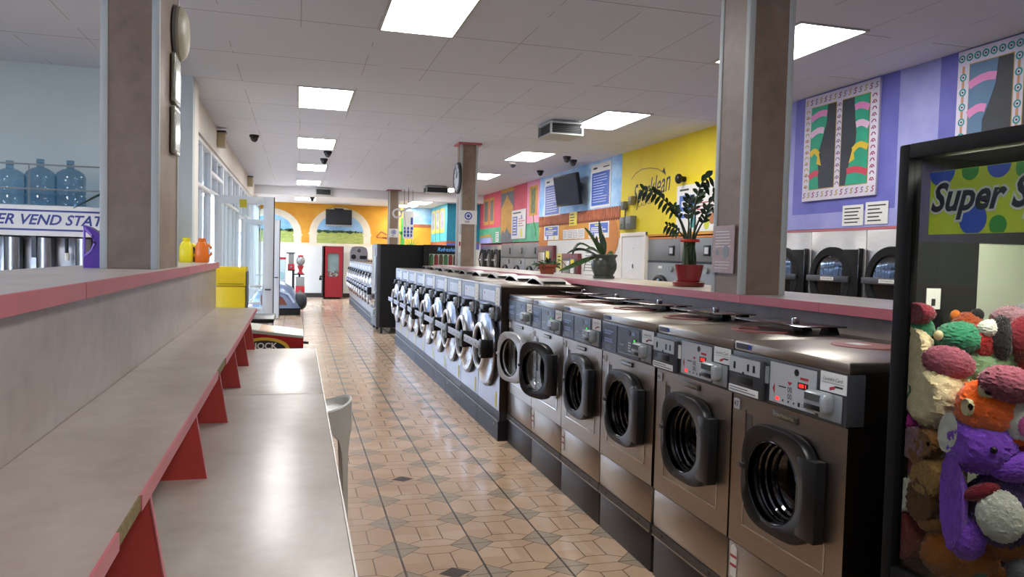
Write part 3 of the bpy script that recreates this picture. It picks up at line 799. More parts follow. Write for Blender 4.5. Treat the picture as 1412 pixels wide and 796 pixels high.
# ------------------------------------------------------------------ right wall: painted murals (thin painted skins on the wall)
LAV = paint_mat('lavender_paint', '#7f84c4', '#a3a5d6', 1.3); VIO = paint_mat('violet_paint', '#5c5eac', '#6c6ebb', 2)
YEL = paint_mat('yellow_mural_paint', '#d8bf14', '#e3cf1e', 1.2); ORA = paint_mat('orange_mural_paint', '#c8862c', '#d7993a', 2)
SKYP = paint_mat('painted_sky', '#4e9bd8', '#c3dff0', 1.1, stretch=(1, .6, 1.6)); TERRA = paint_mat('painted_terracotta', '#8a4a2c', '#b5653d', 6)
CORAL = paint_mat('coral_paint', '#bb3c50', '#cf5566', 2); MINT = paint_mat('mint_paint', '#3f8f6b', '#5fab85', 2.5); ROSE = paint_mat('rose_paint', '#d57f9c', '#e09db2', 2)
OCH = paint_mat('ochre_paint', '#b5822c', '#c9963a', 4); SLATE = paint_mat('slate_paint', '#55585e', '#6d7076', 5); TURQ = paint_mat('turquoise_paint', '#2f9fb6', '#57bccd', 2); TEAL = paint_mat('teal_paint', '#147a96', '#1c8aa6', 2)
GOLD = paint_mat('gold_paint', '#cc8a1e', '#dba32e', 1.6); PGREEN = paint_mat('painted_grass', '#869a45', '#b3b868', 5, stretch=(1, 1, 4)); PTREE = paint_mat('painted_trees', '#223b1c', '#3c5a26', 12)
CREAMP = paint_mat('painted_stone', '#d5c9ae', '#e2d8c3', 3); CACT = paint_mat('painted_cactus', '#2a7a2a', '#3f9a38', 8)
def wallart(name, label, cat, ystart, x=5.43, group=None): return thing(name, label, cat, (x, ystart, 1.886), RW, group)
# purple
r = wallart('wall_mural', 'purple and lavender painted wall above the big steel dryers', 'mural', 9.06)
Z0, Z1 = 0, CEIL - 1.886
def Yx(y): return 9.06 - y
MB().box(0, 12.0, -.004, 0, Z0, Z1, LAV).build('lavender_field', r)
for a, b, z in ((7.47, 5.93, .17), (5.46, 3.9, .17)): MB().box(Yx(a), Yx(b), -.006, -.004, z, Z1, VIO).build('violet_panel', r)
def curtain_painting(y0, y1, zb, zt, label, frame_c, border, cur, stripes):
    r = thing('window_painting', label, 'wall painting', (5.424, y0, zb), RW, None)
    w, h = y0 - y1, zt - zb; bw = .105 * w + .01
    fr = MB().box(0, w, -.03, 0, 0, h, frame_c, .003); y = -.031
    k = 0
    def mark(x, z, vert):
        nonlocal k
        k += 1
        m_ = border[k % len(border)]
        if len(border) == 3 and border[0] is MARK_T:
            if k % 2: fr.lathe([(.033, 0), (.033, -.002), (.02, -.002), (.02, 0)], MARK_T, (x, y + .001, z), 'y', 18).disc(x, z, .009, y - .001, y + .001, INK, 10)
            else: (fr.box(x - .011, x + .011, y - .001, y + .001, z - .03, z + .03, border[1]) if vert else fr.box(x - .03, x + .03, y - .001, y + .001, z - .011, z + .011, border[1]))
        else:
            fr.band([(x - .022, z - .024), (x + .006, z - .02), (x + .012, z - .004), (x - .006, z + .006), (x - .004, z + .02), (x + .022, z + .026)] if not vert else [(x - .03, z - .012), (x - .008, z + .014), (x + .016, z + .012), (x + .03, z - .012)], .011, y - .001, y + .001, m_)
            if vert and k % 2: fr.disc(x, z - .008, .010, y - .001, y + .001, border[0], 8)
    n = 15
    for i in range(n):
        x = (i + .5) * w / n
        mark(x, h - bw / 2, False); mark(x, bw / 2, False)
    n = 14
    for i in range(n):
        z = bw + (i + .5) * (h - 2 * bw) / n
        for x in (bw * .45, w / 2, w - bw * .45): mark(x, z, True)
    fr.build('board', r)
    dark = paint_mat('painted_dark_glass', '#2b2f36', '#363b43', 3); gl = mat('gilt_line', '#a98a2c', .5)
    for side, (a, b) in enumerate(((bw * .95, w / 2 - bw * .38), (w / 2 + bw * .38, w - bw * .95))):
        p = MB().box(a - .008, b + .008, -.0315, -.03, bw - .008, h - bw + .008, gl).box(a, b, -.033, -.0315, bw, h - bw, dark).build('painted_pane', r)
        pw, ph = b - a, h - 2 * bw
        prof = [(1, .67), (.78, .64), (.6, .5), (.45, .36), (.3, .35), (0, .4)] if side == 0 else [(1, .45), (.78, .50), (.58, .57), (.48, .55), (.36, .42), (.15, .28), (0, .22)]
        pt = [((a + u * pw), bw + t * ph) for t, u in prof]; e = a if side == 0 else b
        c = MB().prism(pt + [(e, bw), (e, h - bw)], -.035, -.033, cur)
        def ub(t):
            for (t1, u1), (t2, u2) in zip(prof, prof[1:]):
                if t2 <= t <= t1: return u2 + (u1 - u2) * (t - t2) / (t1 - t2)
        for t, mm in stripes:
            t += -.02 if side else 0
            u = ub(t); x1 = a + u * pw; zz = bw + t * ph; hw_ = .033 if mm is not SASH else .03
            xs = [e + (x1 - e) * q for q in (0, .25, .5, .75, 1)]
            c.band([(x, zz + .045 * math.sin(q * PI * .75) - (.0 if mm is not SASH else .10 * max(0, q - .6))) for x, q in zip(xs, (0, .25, .5, .75, 1))], 2 * hw_, -.0365, -.035, mm)
            if mm is SASH: c.prism([(x1, zz + .02), (x1 + (.05 if side == 0 else -.05), zz - .13), (x1 - (.03 if side == 0 else -.03), zz - .10)], -.0368, -.035, mm)
        c.build('painted_curtain', p)
    return r
MARK_T = mat('teal_mark', '#1f8f8f', .6); SASH = mat('painted_sash', '#d3b426', .6)
wp = paint_mat('painted_white_frame', '#c9c3d6', '#d8d4e0', 3)
pk = mat('painted_pink', '#d583b8', .6); pl = mat('painted_pale_pink', '#d9b3cf', .6); rd = mat('painted_red', '#bd3a4e', .6)
curtain_painting(7.27, 6.155, 2.195, 3.33, 'painted window board with green striped curtains on the purple wall', wp, [mat('magenta_mark', '#8c1f4f', .6), mat('olive_mark', '#a8902e', .6), mat('grey_mark', '#7c6a7c', .6)],
                 paint_mat('painted_green_curtain', '#1c8f70', '#27a07e', 3), [(.86, pk), (.66, pl), (.42, SASH), (.14, rd)])
curtain_painting(5.25, 4.10, 2.20, 3.335, 'painted window board with blue grey curtains and ringed border above the claw machine', wp, [MARK_T, mat('orange_mark', '#c08a62', .6), MARK_T],
                 paint_mat('painted_blue_curtain', '#4d6f8f', '#5b7d9c', 3), [(.80, pk), (.52, pk), (.14, pk)])
def paper(name, label, y0, y1, z0, z1, lines, ink=INK, x=5.42, base=LABELW, title=None, cat='notice', group=None, extra=None):
    """sheet on the right wall: sheet and its print"""
    r = thing(name, label, cat, (x, y0, z0), RW, group); w, h = y0 - y1, z1 - z0
    MB().box(0, w, -.003, 0, 0, h, base).build('sheet', r)
    p = MB()
    if title: p.text(title, w / 2, h * .86, min(.11 * h, w * 1.55 / max(3, len(title))), -.0032, ink)
    if lines: strips(p, w * .1, w * .9, h * .08, h * (.76 if title else .92), lines, -.0032, ink, .35, int(y0 * 100))
    if extra: extra(p, w, h)
    if p.v: p.build('print', r)
    return r
paper('notice', 'white handwritten notice under the green curtain painting, left one of the pair', 6.63, 6.33, 1.905, 2.115, 5)
paper('notice', 'white handwritten notice under the green curtain painting, right one of the pair', 6.30, 6.0, 1.91, 2.13, 5)
# yellow
r = wallart('wall_mural', 'bright yellow painted wall with the cursive laundry name', 'mural', 12.27)
MB().box(0, 3.21, -.004, 0, 0, Z1, YEL).box(.9, 3.21, -.006, -.004, .0, .03, ORA).build('yellow_field', r)
m = MB(); DKB = mat('brush_black', '#1c1c22', .6); GOLDL = mat('brush_gold', '#9a7a14', .6)
m.text('Sparklean', 1.13, .755, .46, -.0042, DKB, shear=.45, sx=.74, rot=rad(7), bold=.008)
m.band([(.42, .98), (.55, 1.06), (.8, 1.11), (1.1, 1.10), (1.4, 1.05), (1.58, .98)], .018, -.006, -.0042, GOLDL); m.prism([(1.66, .93), (1.53, 1.0), (1.60, 1.06)], -.006, -.0042, DKB)
m.text('LAUNDRY', 1.05, .545, .10, -.0042, DKB, sx=1.5, rot=rad(4)); m.build('cursive_name', r)
# blue sky with painted tiled roof
r = wallart('wall_mural', 'blue sky mural above a painted tile roof and orange wall', 'mural', 16.93)
W = 16.93 - 12.27
MB().box(0, W, -.004, 0, .30, Z1, SKYP).build('sky', r)
MB().box(0, W, -.006, 0, 0, .36, ORA).disc(.35, .02, .33, -.0075, -.006, mat('painted_arch', '#b8742c', .6), 24, 1.0).disc(4.25, .02, .36, -.0075, -.006, mat('painted_arch', '#b8742c', .6), 24).build('orange_wall', r)
t = MB().box(0, W, -.012, -.004, .34, .52, TERRA); n = 44
for i in range(n):
    x = (i + .5) * W / n; t.disc(x, .52, .045, -.016, -.004, TERRA, 12).box(x - .035, x + .035, -.018, -.004, .36, .52, TERRA).disc(x, .36, .045, -.014, -.004, mat('roof_shade_tile', '#74391f', .7), 10)
t.build('tile_roof', r)
BL = mat('poster_blue', '#2c56ad', .35)
def blue_poster(y0, y1, z0, z1, label):
    def ex(p, w, h):
        p.box(w * .06, w * .94, -.0045, -.0032, h * .05, h * .80, BL)
        strips(p, w * .12, w * .88, h * .10, h * .76, 11, -.0046, LABELW, .2, int(y0 * 31))
        strips(p, w * .12, w * .4, h * .87, h * .93, 1, -.0034, INK, .7, 3); p.box(w * .62, w * .92, -.0036, -.0032, h * .88, h * .905, INK)
    paper('price_poster', label, y0, y1, z0, z1, 0, extra=ex, cat='poster', group='tall blue price posters')
blue_poster(16.55, 15.45, 2.42, 3.29, 'tall blue and white price poster left of the hanging TV'); blue_poster(13.70, 12.73, 2.47, 3.30, 'tall blue and white price poster right of the hanging TV')
def small_blue(y0, y1, z0, z1, label):
    def ex(p, w, h):
        p.box(w * .06, w * .94, -.0045, -.0032, h * .30, h * .92, BL); strips(p, w * .3, w * .7, h * .75, h * .86, 1, -.0048, YELLOWP, .8, 3)
        strips(p, w * .12, w * .88, h * .34, h * .7, 3, -.0046, LABELW, .55, int(y0 * 7)); p.disc(w * .72, h * .18, .06, -.0045, -.0032, YELLOWP, 14, .7).disc(w * .25, h * .17, .05, -.0045, -.0032, BL, 12)
    paper('drop_off_poster', label, y0, y1, z0, z1, 0, extra=ex, cat='poster', group='small blue posters')
YELLOWP = mat('poster_yellow', '#dcc92a', .45)
small_blue(16.5, 15.5, 1.90, 2.215, 'small blue and white poster on the orange band, left of the row of white sheets'); small_blue(13.74, 12.74, 1.90, 2.20, 'small blue and white poster on the orange band above the orchid pot')
for i in range(4): paper('notice_sheet', 'white printed sheet on the orange band, %s of four from the left' % ORD[i].replace('nearest', 'first'), 15.22 - i * .32, 14.93 - i * .32, 1.90, 2.10, 5, GREYP, group='four white sheets on the orange band')
paper('notice', 'yellow notice taped over the painted roof tiles below the TV', 14.82, 14.38, 2.17, 2.45, 4, INK, 5.408, YELLOWP)
# red, green and pink facade
r = wallart('wall_mural', 'red and green painted facade mural with ochre pillar, left of the blue wall', 'mural', 23.0)
def Yg(y): return 23.0 - y
G = .45
MB().box(Yg(23), Yg(19.5), -.004, 0, G, Z1, CORAL).box(Yg(19.2), Yg(17.95), -.004, 0, G, Z1, CORAL).build('red_field', r)
MB().box(Yg(23), Yg(16.93), -.004, 0, 0, G, MINT).build('green_field', r)
MB().box(Yg(17.95), Yg(16.93), -.004, 0, G, Z1, ROSE).build('pink_field', r)
MB().box(Yg(20.45), Yg(19.15), -.006, 0, 0, Z1, SLATE).prism([(Yg(20.4), .2), (Yg(20.2), .35), (Yg(20.0), .25), (Yg(19.8), .42), (Yg(19.5), .25), (Yg(19.2), .2), (Yg(19.2), .95), (Yg(19.6), 1.15), (Yg(19.8), 1.3), (Yg(20.0), 1.15), (Yg(20.4), .95)], -.008, -.006, OCH).box(Yg(20.45), Yg(19.15), -.008, -.006, 1.36, Z1, OCH).build('ochre_pillar', r)
for a, b in ((22.45, 21.85), (21.75, 21.2)): MB().box(Yg(a), Yg(b), -.008, 0, .55, 1.33, OCH).box(Yg(a) + .1, Yg(b) - .1, -.010, -.008, .65, 1.25, SLATE).build('painted_window', r)
MB().box(Yg(17.75), Yg(17.1), -.008, 0, .62, 1.34, OCH).box(Yg(17.6), Yg(17.25), -.010, -.008, .68, 1.28, paint_mat('painted_plant', '#4c5a3c', '#7a805a', 9)).band([(Yg(17.4), .65), (Yg(17.35), .45), (Yg(17.2), .3), (Yg(17.15), .12)], .05, -.010, -.004, CACT).build('painted_window', r)
MB().box(Yg(22.9), Yg(21.3), -.006, -.004, 0, .16, LAV).band([(Yg(22.9), .2), (Yg(21.6), .24), (Yg(21.3), .02)], .06, -.008, -.004, OCH).build('painted_wall_foot', r)
def ask(p, w, h):
    strips(p, w * .1, w * .9, h * .87, h * .93, 1, -.0034, INK, .7, 3); p.box(w * .08, w * .42, -.0045, -.0032, h * .12, h * .78, BL); strips(p, w * .12, w * .38, h * .15, h * .75, 6, -.0046, LABELW, .4, 5)
    strips(p, w * .5, w * .92, h * .4, h * .72, 4, -.0034, INKR, .3, 8); p.disc(w * .72, h * .2, .12, -.0045, -.0032, YELLOWP, 16, .7).disc(w * .72, h * .75, .05, -.0045, -.0032, BL, 12)
paper('price_poster', 'white and blue price poster on the red and green wall', 19.25, 17.97, 1.97, 2.71, 0, extra=ask, cat='poster', x=5.41)
paper('notice', 'small white notice on the green painted wall behind the pillar', 20.95, 20.6, 1.92, 2.2, 4)
def yl(p, w, h):
    strips(p, w * .08, w * .42, h * .87, h * .93, 1, -.0034, INK, .7, 3); strips(p, w * .6, w * .95, h * .87, h * .93, 1, -.0034, INK, .4, 4); p.box(w * .08, w * .48, -.0045, -.0032, h * .3, h * .78, BL); strips(p, w * .14, w * .42, h * .5, h * .7, 1, -.0048, LABELW, .6, 3); strips(p, w * .12, w * .44, h * .36, h * .46, 1, -.0048, LABELW, .6, 5)
    strips(p, w * .55, w * .95, h * .35, h * .62, 4, -.0034, INKR, .35, 2); p.disc(w * .8, h * .18, .10, -.0045, -.0032, mat('poster_lime', '#b9bf2e', .5), 18, .8).disc(w * .93, h * .25, .08, -.0045, -.0032, mat('poster_rust', '#a8693c', .5), 18).disc(w * .45, h * .2, .08, -.0045, -.0032, mat('poster_teal', '#2f8f8f', .5), 16).disc(w * .72, h * .76, .035, -.0045, -.0032, mat('poster_green', '#3c7a4c', .5), 12)
paper('price_poster', 'white poster with coloured dots and blue square on the yellow wall behind the tall plant', 10.22, 9.12, 1.925, 2.61, 0, extra=yl, cat='poster')
# turquoise recess
r = thing('wall_mural', 'turquoise painted house wall with three yellow windows at the far right', 'mural', (4.4, 25.9, 1.6), RW)
MB().box(0, 2.9, -.004, 0, .25, 1.5, TURQ).box(0, 2.9, -.006, 0, .22, .34, TERRA).build('turquoise_field', r)
for a in (.25, 1.05, 1.85): MB().box(a, a + .62, -.02, 0, .62, 1.38, mat('painted_yellow_frame', '#d2b45a', .6)).box(a + .1, a + .52, -.024, -.02, .74, 1.3, paint_mat('painted_violet_glass', '#6d5f86', '#93a3b8', 4)).build('painted_window', r)
m = MB()
for x in (.95, 1.72): m.band([(x, .3), (x + .03, .6), (x - .02, .9), (x + .02, 1.2)], .07, -.012, -.004, CACT)
m.build('painted_vine', r)
r = thing('wall_mural', 'dark teal painted return wall behind the clock pillar', 'mural', (4.4, 22.998, 1.6))
MB().box(0, 1.03, -.004, 0, .28, 1.75, TEAL).box(0, 1.03, -.006, 0, .1, .28, VIO).box(0, 1.03, -.008, 0, .28, .34, TERRA).build('teal_field', r)

# ------------------------------------------------------------------ things fixed along the right wall
r = thing('wall_television', 'black television on a wall bracket between the two tall blue posters', 'television', (5.15, 14.25, 2.86), RW + rad(6), None, 0)
tv = MB().at(Matrix.Rotation(rad(10), 4, 'X')).box(-.52, .52, -.05, .03, -.31, .31, BLACK, .012).box(-.49, .49, -.053, -.05, -.27, .285, mat('off_screen', '#100e14', .3, spec=.08)); tv.build('screen', r)
MB().box(-.06, .06, .03, .30, -.06, .08, BLACK, .005).box(-.12, .12, .2, .24, -.15, .15, GREYD).build('bracket', r)
def wbox(y0, y1, z0, z1, d, label, m_=GREYP, name='electrical_box', lid=True):
    r = thing(name, label, 'electrical box', (5.425, y0, z0), RW); w = y0 - y1
    MB().box(0, w, -d, 0, 0, z1 - z0, m_, .006).build('case', r)
    if lid: MB().box(w * .08, w * .92, -d - .008, -d, .01, z1 - z0 - .01, m_, .003).box(w * .42, w * .58, -d - .014, -d - .008, (z1 - z0) * .3, (z1 - z0) * .4, GREYD).build('cover', r)
G2 = mat('switch_grey', '#6c6e68', .5)
wbox(12.10, 11.90, 2.02, 2.23, .09, 'grey switch box on the yellow wall above the white door, left one', G2); wbox(11.86, 11.62, 2.02, 2.24, .09, 'grey switch box on the yellow wall above the white door, right one', G2)
wbox(12.10, 11.97, 2.36, 2.50, .08, 'small dark grey box high on the yellow wall near the blue edge', G2); wbox(11.80, 11.66, 2.43, 2.57, .08, 'small tan switch box below the cursive name', mat('tan_box', '#8a7f52', .5))
r = thing('conduit', 'thin grey conduit dropping to the switch boxes on the yellow wall', 'pipe', (5.42, 12.02, 2.232), RW); MB().tube([(0, -.02, 0), (0, -.02, .125)], .014, G2).build('pipe', r)
r = thing('wall_speaker', 'small black camera or speaker on the yellow wall above the tall plant', 'speaker', (5.43, 10.0, 2.7), RW)
MB().cyl((0, 0, 0), .04, -.08, BLACK, 'y', 20).build('mount', r); MB().ell((0, -.11, 0), (.062, .055, .075), BLACK, 20, 12).build('housing', r)
def kiosk(y0, y1, z1, label):
    r = thing('change_machine', label, 'vending machine', (5.34, y0, 0), RW); w = y0 - y1
    MB().box(0, w, 0, .08, .9, z1, mat('maroon_frame', '#6a2a30', .5), .006).build('frame', r)
    MB().box(.08, w - .08, -.012, 0, 1.0, z1 - .10, mat('kiosk_face', '#4c4844', .4)).box(.14, w * .55, -.02, -.012, 1.05, z1 - .15, STEEL, .006).build('face', r)
    MB().box(w * .62, w * .82, -.016, -.012, 1.35, z1 - .12, YELLOWP).box(w * .62, w * .82, -.018, -.012, 1.2, 1.34, LABELW).build('stickers', r)
    MB().box(.05, w - .05, .0, .08, 0, .9, GREYD).build('plinth', r)
kiosk(16.75, 15.65, 1.77, 'maroon framed change machine in the white wall behind the terracotta pot'); kiosk(15.05, 14.10, 1.60, 'lower maroon framed coin machine beside the yellow papers')
paper('notice', 'yellow paper strip on the white wall between the two change machines', 15.55, 15.25, 1.25, 1.6, 4, INK, 5.42, mat('pale_yellow_paper', '#d8cf6a', .6))
paper('notice', 'white printed sheet on the white wall behind the orchid pot', 13.95, 13.3, 1.2, 1.75, 8, GREYP)
# ------------------------------------------------------------------ back wall
r = thing('wall_mural', 'ochre back wall mural with two painted stone arches over fields', 'mural', (-1.2, 25.898, 1.74))
MB().box(0, 4.72, -.004, 0, .0, 1.36, GOLD).build('gold_field', r)
MB().box(0, 3.95, -.010, 0, -.03, .06, CREAMP).build('stone_sill', r)
def arch(cx, R, zc, rz_=None):
    n = 28; out = [(cx + R * math.cos(PI * i / n), zc + R * math.sin(PI * i / n) * .86) for i in range(n + 1)]
    k = R - .24; inn = [(cx + k * math.cos(PI * i / n), zc + k * math.sin(PI * i / n) * .86) for i in range(n + 1)]
    o2 = [(cx + R, .05)] + out + [(cx - R, .05)]; i2 = [(cx + k, .05)] + inn + [(cx - k, .05)]
    m = MB()
    for a in range(len(o2) - 1): m.prism([o2[a], o2[a + 1], i2[a + 1], i2[a]], -.012, -.004, CREAMP)
    for s in (-1, 1): m.box(cx + s * (R - .12) - .15, cx + s * (R - .12) + .15, -.016, -.004, zc - .06, zc, CREAMP)
    m.build('stone_arch', r)
    MB().prism(i2, -.006, -.004, paint_mat('painted_back_sky', '#5d9fd6', '#a9cbe6', 1.5)).build('painted_sky', r)
    MB().box(cx - k, cx + k, -.008, -.006, .06, .44, PGREEN).build('painted_field', r)
    t = MB(); rr = random.Random(int(cx * 10))
    for i in range(16): t.disc(cx - k + .08 + (2 * k - .16) * i / 15, .445 + .02 * rr.random(), .02 + .04 * rr.random(), -.0095, -.008, PTREE, 10, 1.4)
    t.build('painted_trees', r)
arch(.45 - .1, .95, .34); arch(2.55, 1.0, .40)
m = MB(); m.band([(3.74, .32), (3.9, .5), (4.05, .42), (4.2, .36), (4.1, .28), (3.95, .3)], .05, -.008, -.004, TERRA); m.band([(3.74, .3), (4.18, .3)], .04, -.008, -.004, TERRA); m.build('painted_bush', r)
MB().band([(4.62, 0), (4.62, 1.0)], .13, -.010, -.004, CACT).band([(4.60, .45), (4.45, .55), (4.44, .85)], .09, -.010, -.004, CACT).build('painted_cactus', r)
r = thing('wall_mural', 'painted sky over a yellow wall with red roof tiles and green agave, far back right', 'mural', (3.53, 25.898, 1.74))
MB().box(0, .87, -.004, 0, .0, 1.36, SKYP).box(0, .87, -.006, 0, 0, .72, GOLD).box(0, .87, -.02, 0, .70, .80, TERRA).build('painted_wall', r)
m = MB()
for a in (-50, -25, 0, 25, 50): m.prism([(.2 + .03, .0), (.2 - .03, .0), (.2 + .42 * math.sin(rad(a)), .42 * math.cos(rad(a)))], -.010, -.006, CACT)
m.build('painted_agave', r)
r = thing('back_television', 'black television hung over the right painted arch on the back wall', 'television', (1.27, 25.5, 2.35))
MB().box(-.42, .42, -.06, 0, .06, .56, BLACK, .01).box(-.39, .39, -.063, -.06, .10, .53, mat('off_screen_back', '#1e2228', .25)).build('screen', r)
MB().box(-.42, .42, -.05, 0, 0, .06, GREYP, .01).build('base_bar', r); MB().box(-.05, .05, 0, .39, .2, .3, BLACK).box(-.15, .15, -.03, .03, .56, .6, BLACK).build('bracket', r)

def claw_red():
    r = thing('claw_machine', 'red cabinet claw machine with rounded window against the back wall', 'arcade machine', (.76, 24.95, 0))
    MB().box(0, .66, .06, .75, .04, 1.70, mat('cabinet_black', '#22191a', .5), .01).box(.0, .08, .0, .06, .04, 1.68, mat('cabinet_black', '#22191a', .5)).build('cabinet', r)
    rc = mat('crimson_front', '#82121f', .4)
    o = [(.03, 0, .06), (.63, 0, .06), (.63, 0, 1.69), (.03, 0, 1.69)]
    m = MB().box(.03, .63, 0, .06, .06, .72, rc).box(.03, .63, 0, .06, 1.48, 1.69, rc).box(.03, .15, 0, .06, .72, 1.48, rc).box(.51, .63, 0, .06, .72, 1.48, rc)
    for cx, cz, sx, sz in ((.15, .72, 1, 1), (.51, .72, -1, 1), (.15, 1.48, 1, -1), (.51, 1.48, -1, -1)): m.prism([(cx, cz), (cx + .07 * sx, cz), (cx + .02 * sx, cz + .02 * sz), (cx, cz + .07 * sz)], 0, .06, rc)
    m.build('front_panel', r)
    MB().box(.15, .51, .02, .03, .72, 1.48, PANE).build('window', r)
    MB().box(.15, .51, .055, .06, .72, 1.48, mat('claw_interior', '#8b9a98', .5)).build('interior', r)
    pm = [mat('prize_' + n, c, .5) for n, c in (('white', '#c9c6c0'), ('maroon', '#6a2c30'), ('grey', '#5c5c5c'), ('tan', '#a08a6c'))]
    p = MB(); rr = random.Random(3)
    for i in range(60): p.ell((.17 + .32 * rr.random(), .045, .73 + .18 * rr.random() * (1 - .3 * rr.random())), .022, pm[i % 4], 8, 6)
    o = p.build('prize_heap', r); o['kind'] = 'stuff'
    MB().tube([(.0, .1, .72), (-.06, .1, .72), (-.06, .1, .66)], .035, BLACK).box(-.1, -.02, .05, .15, .60, .67, BLACK, .01).build('controls', r)
    m = MB()
    for x in (.08, .56): m.cyl((x, .12, 0), .03, .05, BLACK)
    m.build('feet', r)
claw_red()
def gumball():
    RC = mat('candy_red', '#a3212a', .3); GC = mat('candy_case', '#7f8280', .15); F = thing('candy_rack', 'black stand carrying red candy dispensers by the back wall', 'dispenser', (-.42, 24.3, 0))
    m = MB().box(.12, .62, .05, .30, 0, .05, BLACK).box(.25, .32, .12, .2, 0, .95, BLACK).box(.44, .50, .12, .2, 0, .8, BLACK).box(.12, .34, .03, .3, .90, .93, BLACK).box(.30, .62, .03, .3, .78, .81, BLACK).box(.32, .64, .03, .3, .12, .15, BLACK); m.build('stand', F)
    a = thing('candy_dispenser', 'tall clear candy dispenser with red base on the rack', 'dispenser', (-.30, 24.33, .93)); MB().box(0, .2, 0, .2, 0, .18, RC, .01).build('base', a); MB().box(.02, .18, .02, .18, .18, .50, GC, .01).build('case', a); MB().box(-.05, .21, -.01, .21, .50, .54, GREYD, .01).cyl((.10, -.005, .09), .03, -.02, CHROME, 'y', 12).build('lid', a)
    b = thing('candy_dispenser', 'round globe candy dispenser with red foot on the rack', 'dispenser', (-.02, 24.33, .81)); MB().lathe([(.09, 0), (.09, .03), (.05, .06), (.05, .12), (.09, .2), (.10, .26)], RC, (.1, .1, 0), 'z', 24, True, True).build('base', b); MB().ell((.1, .1, .40), (.13, .13, .15), GC, 24, 14).build('globe', b); MB().lathe([(.08, 0), (.08, .04), (.02, .06)], RC, (.1, .1, .53), 'z', 20, True, True).build('lid', b)
    c = thing('candy_dispenser', 'square low candy dispenser with red front on the bottom shelf', 'dispenser', (-.06, 24.33, .15)); MB().box(0, .27, 0, .24, 0, .28, RC, .01).disc(.14, .12, .04, -.03, 0, CHROME, 14).build('base', c); MB().box(.01, .26, .01, .23, .28, .56, GC, .01).build('case', c)
    d = thing('candy_dispenser', 'tall pale candy machine with red cap beside the rack', 'dispenser', (-.62, 24.2, 0)); MB().box(0, .26, 0, .26, 0, 1.25, mat('pale_case', '#9fb0b4', .4), .01).disc(.14, .75, .12, -.012, 0, mat('case_picture', '#7f9fa6', .5), 20, .8).build('case', d); MB().box(-.01, .27, -.01, .27, 1.25, 1.32, RC, .01).build('cap', d)
gumball()
def ride():
    r = thing('kiddie_ride', 'blue grey kiddie car ride with black bumper beyond the open door', 'ride', (-.45, 18.8, 0))
    sh_ = mat('ride_shell', '#6f7d95', .28, .2);
    L = []
    for x, zt, wd in ((-.55, .42, .30), (-.40, .62, .36), (-.15, .76, .40), (.10, .78, .42), (.32, .66, .42), (.46, .45, .40), (.52, .28, .34)):
        L.append([(x, -wd * math.cos(t), .17 + (zt - .17) * max(0, math.sin(t)) ** .75) for t in [PI * i / 14 for i in range(15)]])
    MB().loft(L, sh_, True, True, closed=False).build('shell', r)
    MB().at(T(0, -.405, 0)).prism([(-.35, .25), (.22, .25), (.12, .42), (-.2, .55), (-.4, .45)], -.03, .02, mat('ride_side', '#6b3a30', .5)).build('side_panel', r)
    MB().at(T(0, -.42, 0)).band([(-.3, .60), (0, .60), (.25, .5), (.38, .30)], .05, -.02, .03, mat('ride_stripe', '#a9b4c4', .3)).build('stripe', r)
    b = MB(); b.ell((.50, 0, .32), (.17, .40, .21), mat('bumper_rubber', '#20242b', .6), 24, 14, sq=.8); b.build('bumper', r)
    MB().box(-.6, .52, -.36, .36, 0, .15, BLACK, .02).build('base', r)
ride()
# ------------------------------------------------------------------ vending machines
r = thing('snack_machine', 'tall black vending machine seen from its side beyond the silver washers', 'vending machine', (1.42, 15.15, 0), RW)
MB().box(0, .95, .06, .86, .13, 1.68, BLACKMAT, .008).build('cabinet', r)
MB().box(.0, .95, -.01, .06, .13, 1.68, GREYD, .006).box(.06, .62, -.014, -.01, .5, 1.6, mat('snack_glass', '#23262a', .08)).build('front', r)
m = MB().box(.70, .90, -.03, -.01, .9, 1.45, GREYP, .006).box(.10, .60, -.03, -.01, .28, .44, GREYP, .006)
for z in (.32, .45, .6, .75): m.box(.66, .93, -.028, -.01, z, z + .03, CHROME)
m.build('coin_panel', r)
m = MB()
for x in (.06, .89):
    for y in (.10, .82): m.cyl((x, y, 0), .025, .14, BLACK)
m.build('feet', r)
r = thing('drinks_machine', 'black drinks vending machine with a lit shelf of cans, facing the viewer', 'vending machine', (2.28, 14.15, 0))
bk = BLACK
MB().box(0, .95, .1, .8, .05, 1.69, bk, .01).box(0, .95, 0, .1, .05, .9, bk).box(0, .10, 0, .1, .9, 1.69, bk).box(.85, .95, 0, .1, .9, 1.69, bk).box(.1, .85, 0, .1, 1.52, 1.69, bk).build('cabinet', r)
MB().text('Refreshing', .45, 1.605, .105, -.001, mat('lit_blue_lettering', '#4f8ac0', .5, emit=.6), shear=.3, sx=.9).build('lettering', r)
MB().box(.1, .85, .095, .1, .9, 1.52, mat('lit_back_panel', '#b9bda8', .6, emit=.35)).build('light_panel', r)
MB().box(.1, .85, .0, .095, 1.245, 1.275, LABELW).box(.1, .85, 0, .095, .95, .98, LABELW).build('shelf', r)
MB().box(.1, .85, -.006, 0, .9, 1.52, PANE).build('window', r)
cans = [mat('can_' + n, c, .4) for n, c in (('green', '#4f7a4a'), ('red', '#9c2a2a'), ('brown', '#6a4a3a'), ('lime', '#a8b43a'), ('white', '#bfc2b8'), ('yellow', '#c9b02a'))]
cn = ['green', 'red', 'brown', 'red striped', 'brown', 'lime', 'pale']
def can(x, z, m_, label, grp):
    t = thing('drink_can', label, 'can', (2.28 + x, 14.2, z), 0, grp)
    MB().lathe([(.03, 0), (.038, .02), (.038, .19), (.028, .22)], m_, (0, 0, 0), 'z', 16, True, True).build('can_body', t); MB().lathe([(.028, .22), (.02, .235), (.0, .235)], CHROME, (0, 0, 0), 'z', 16).build('lid', t)
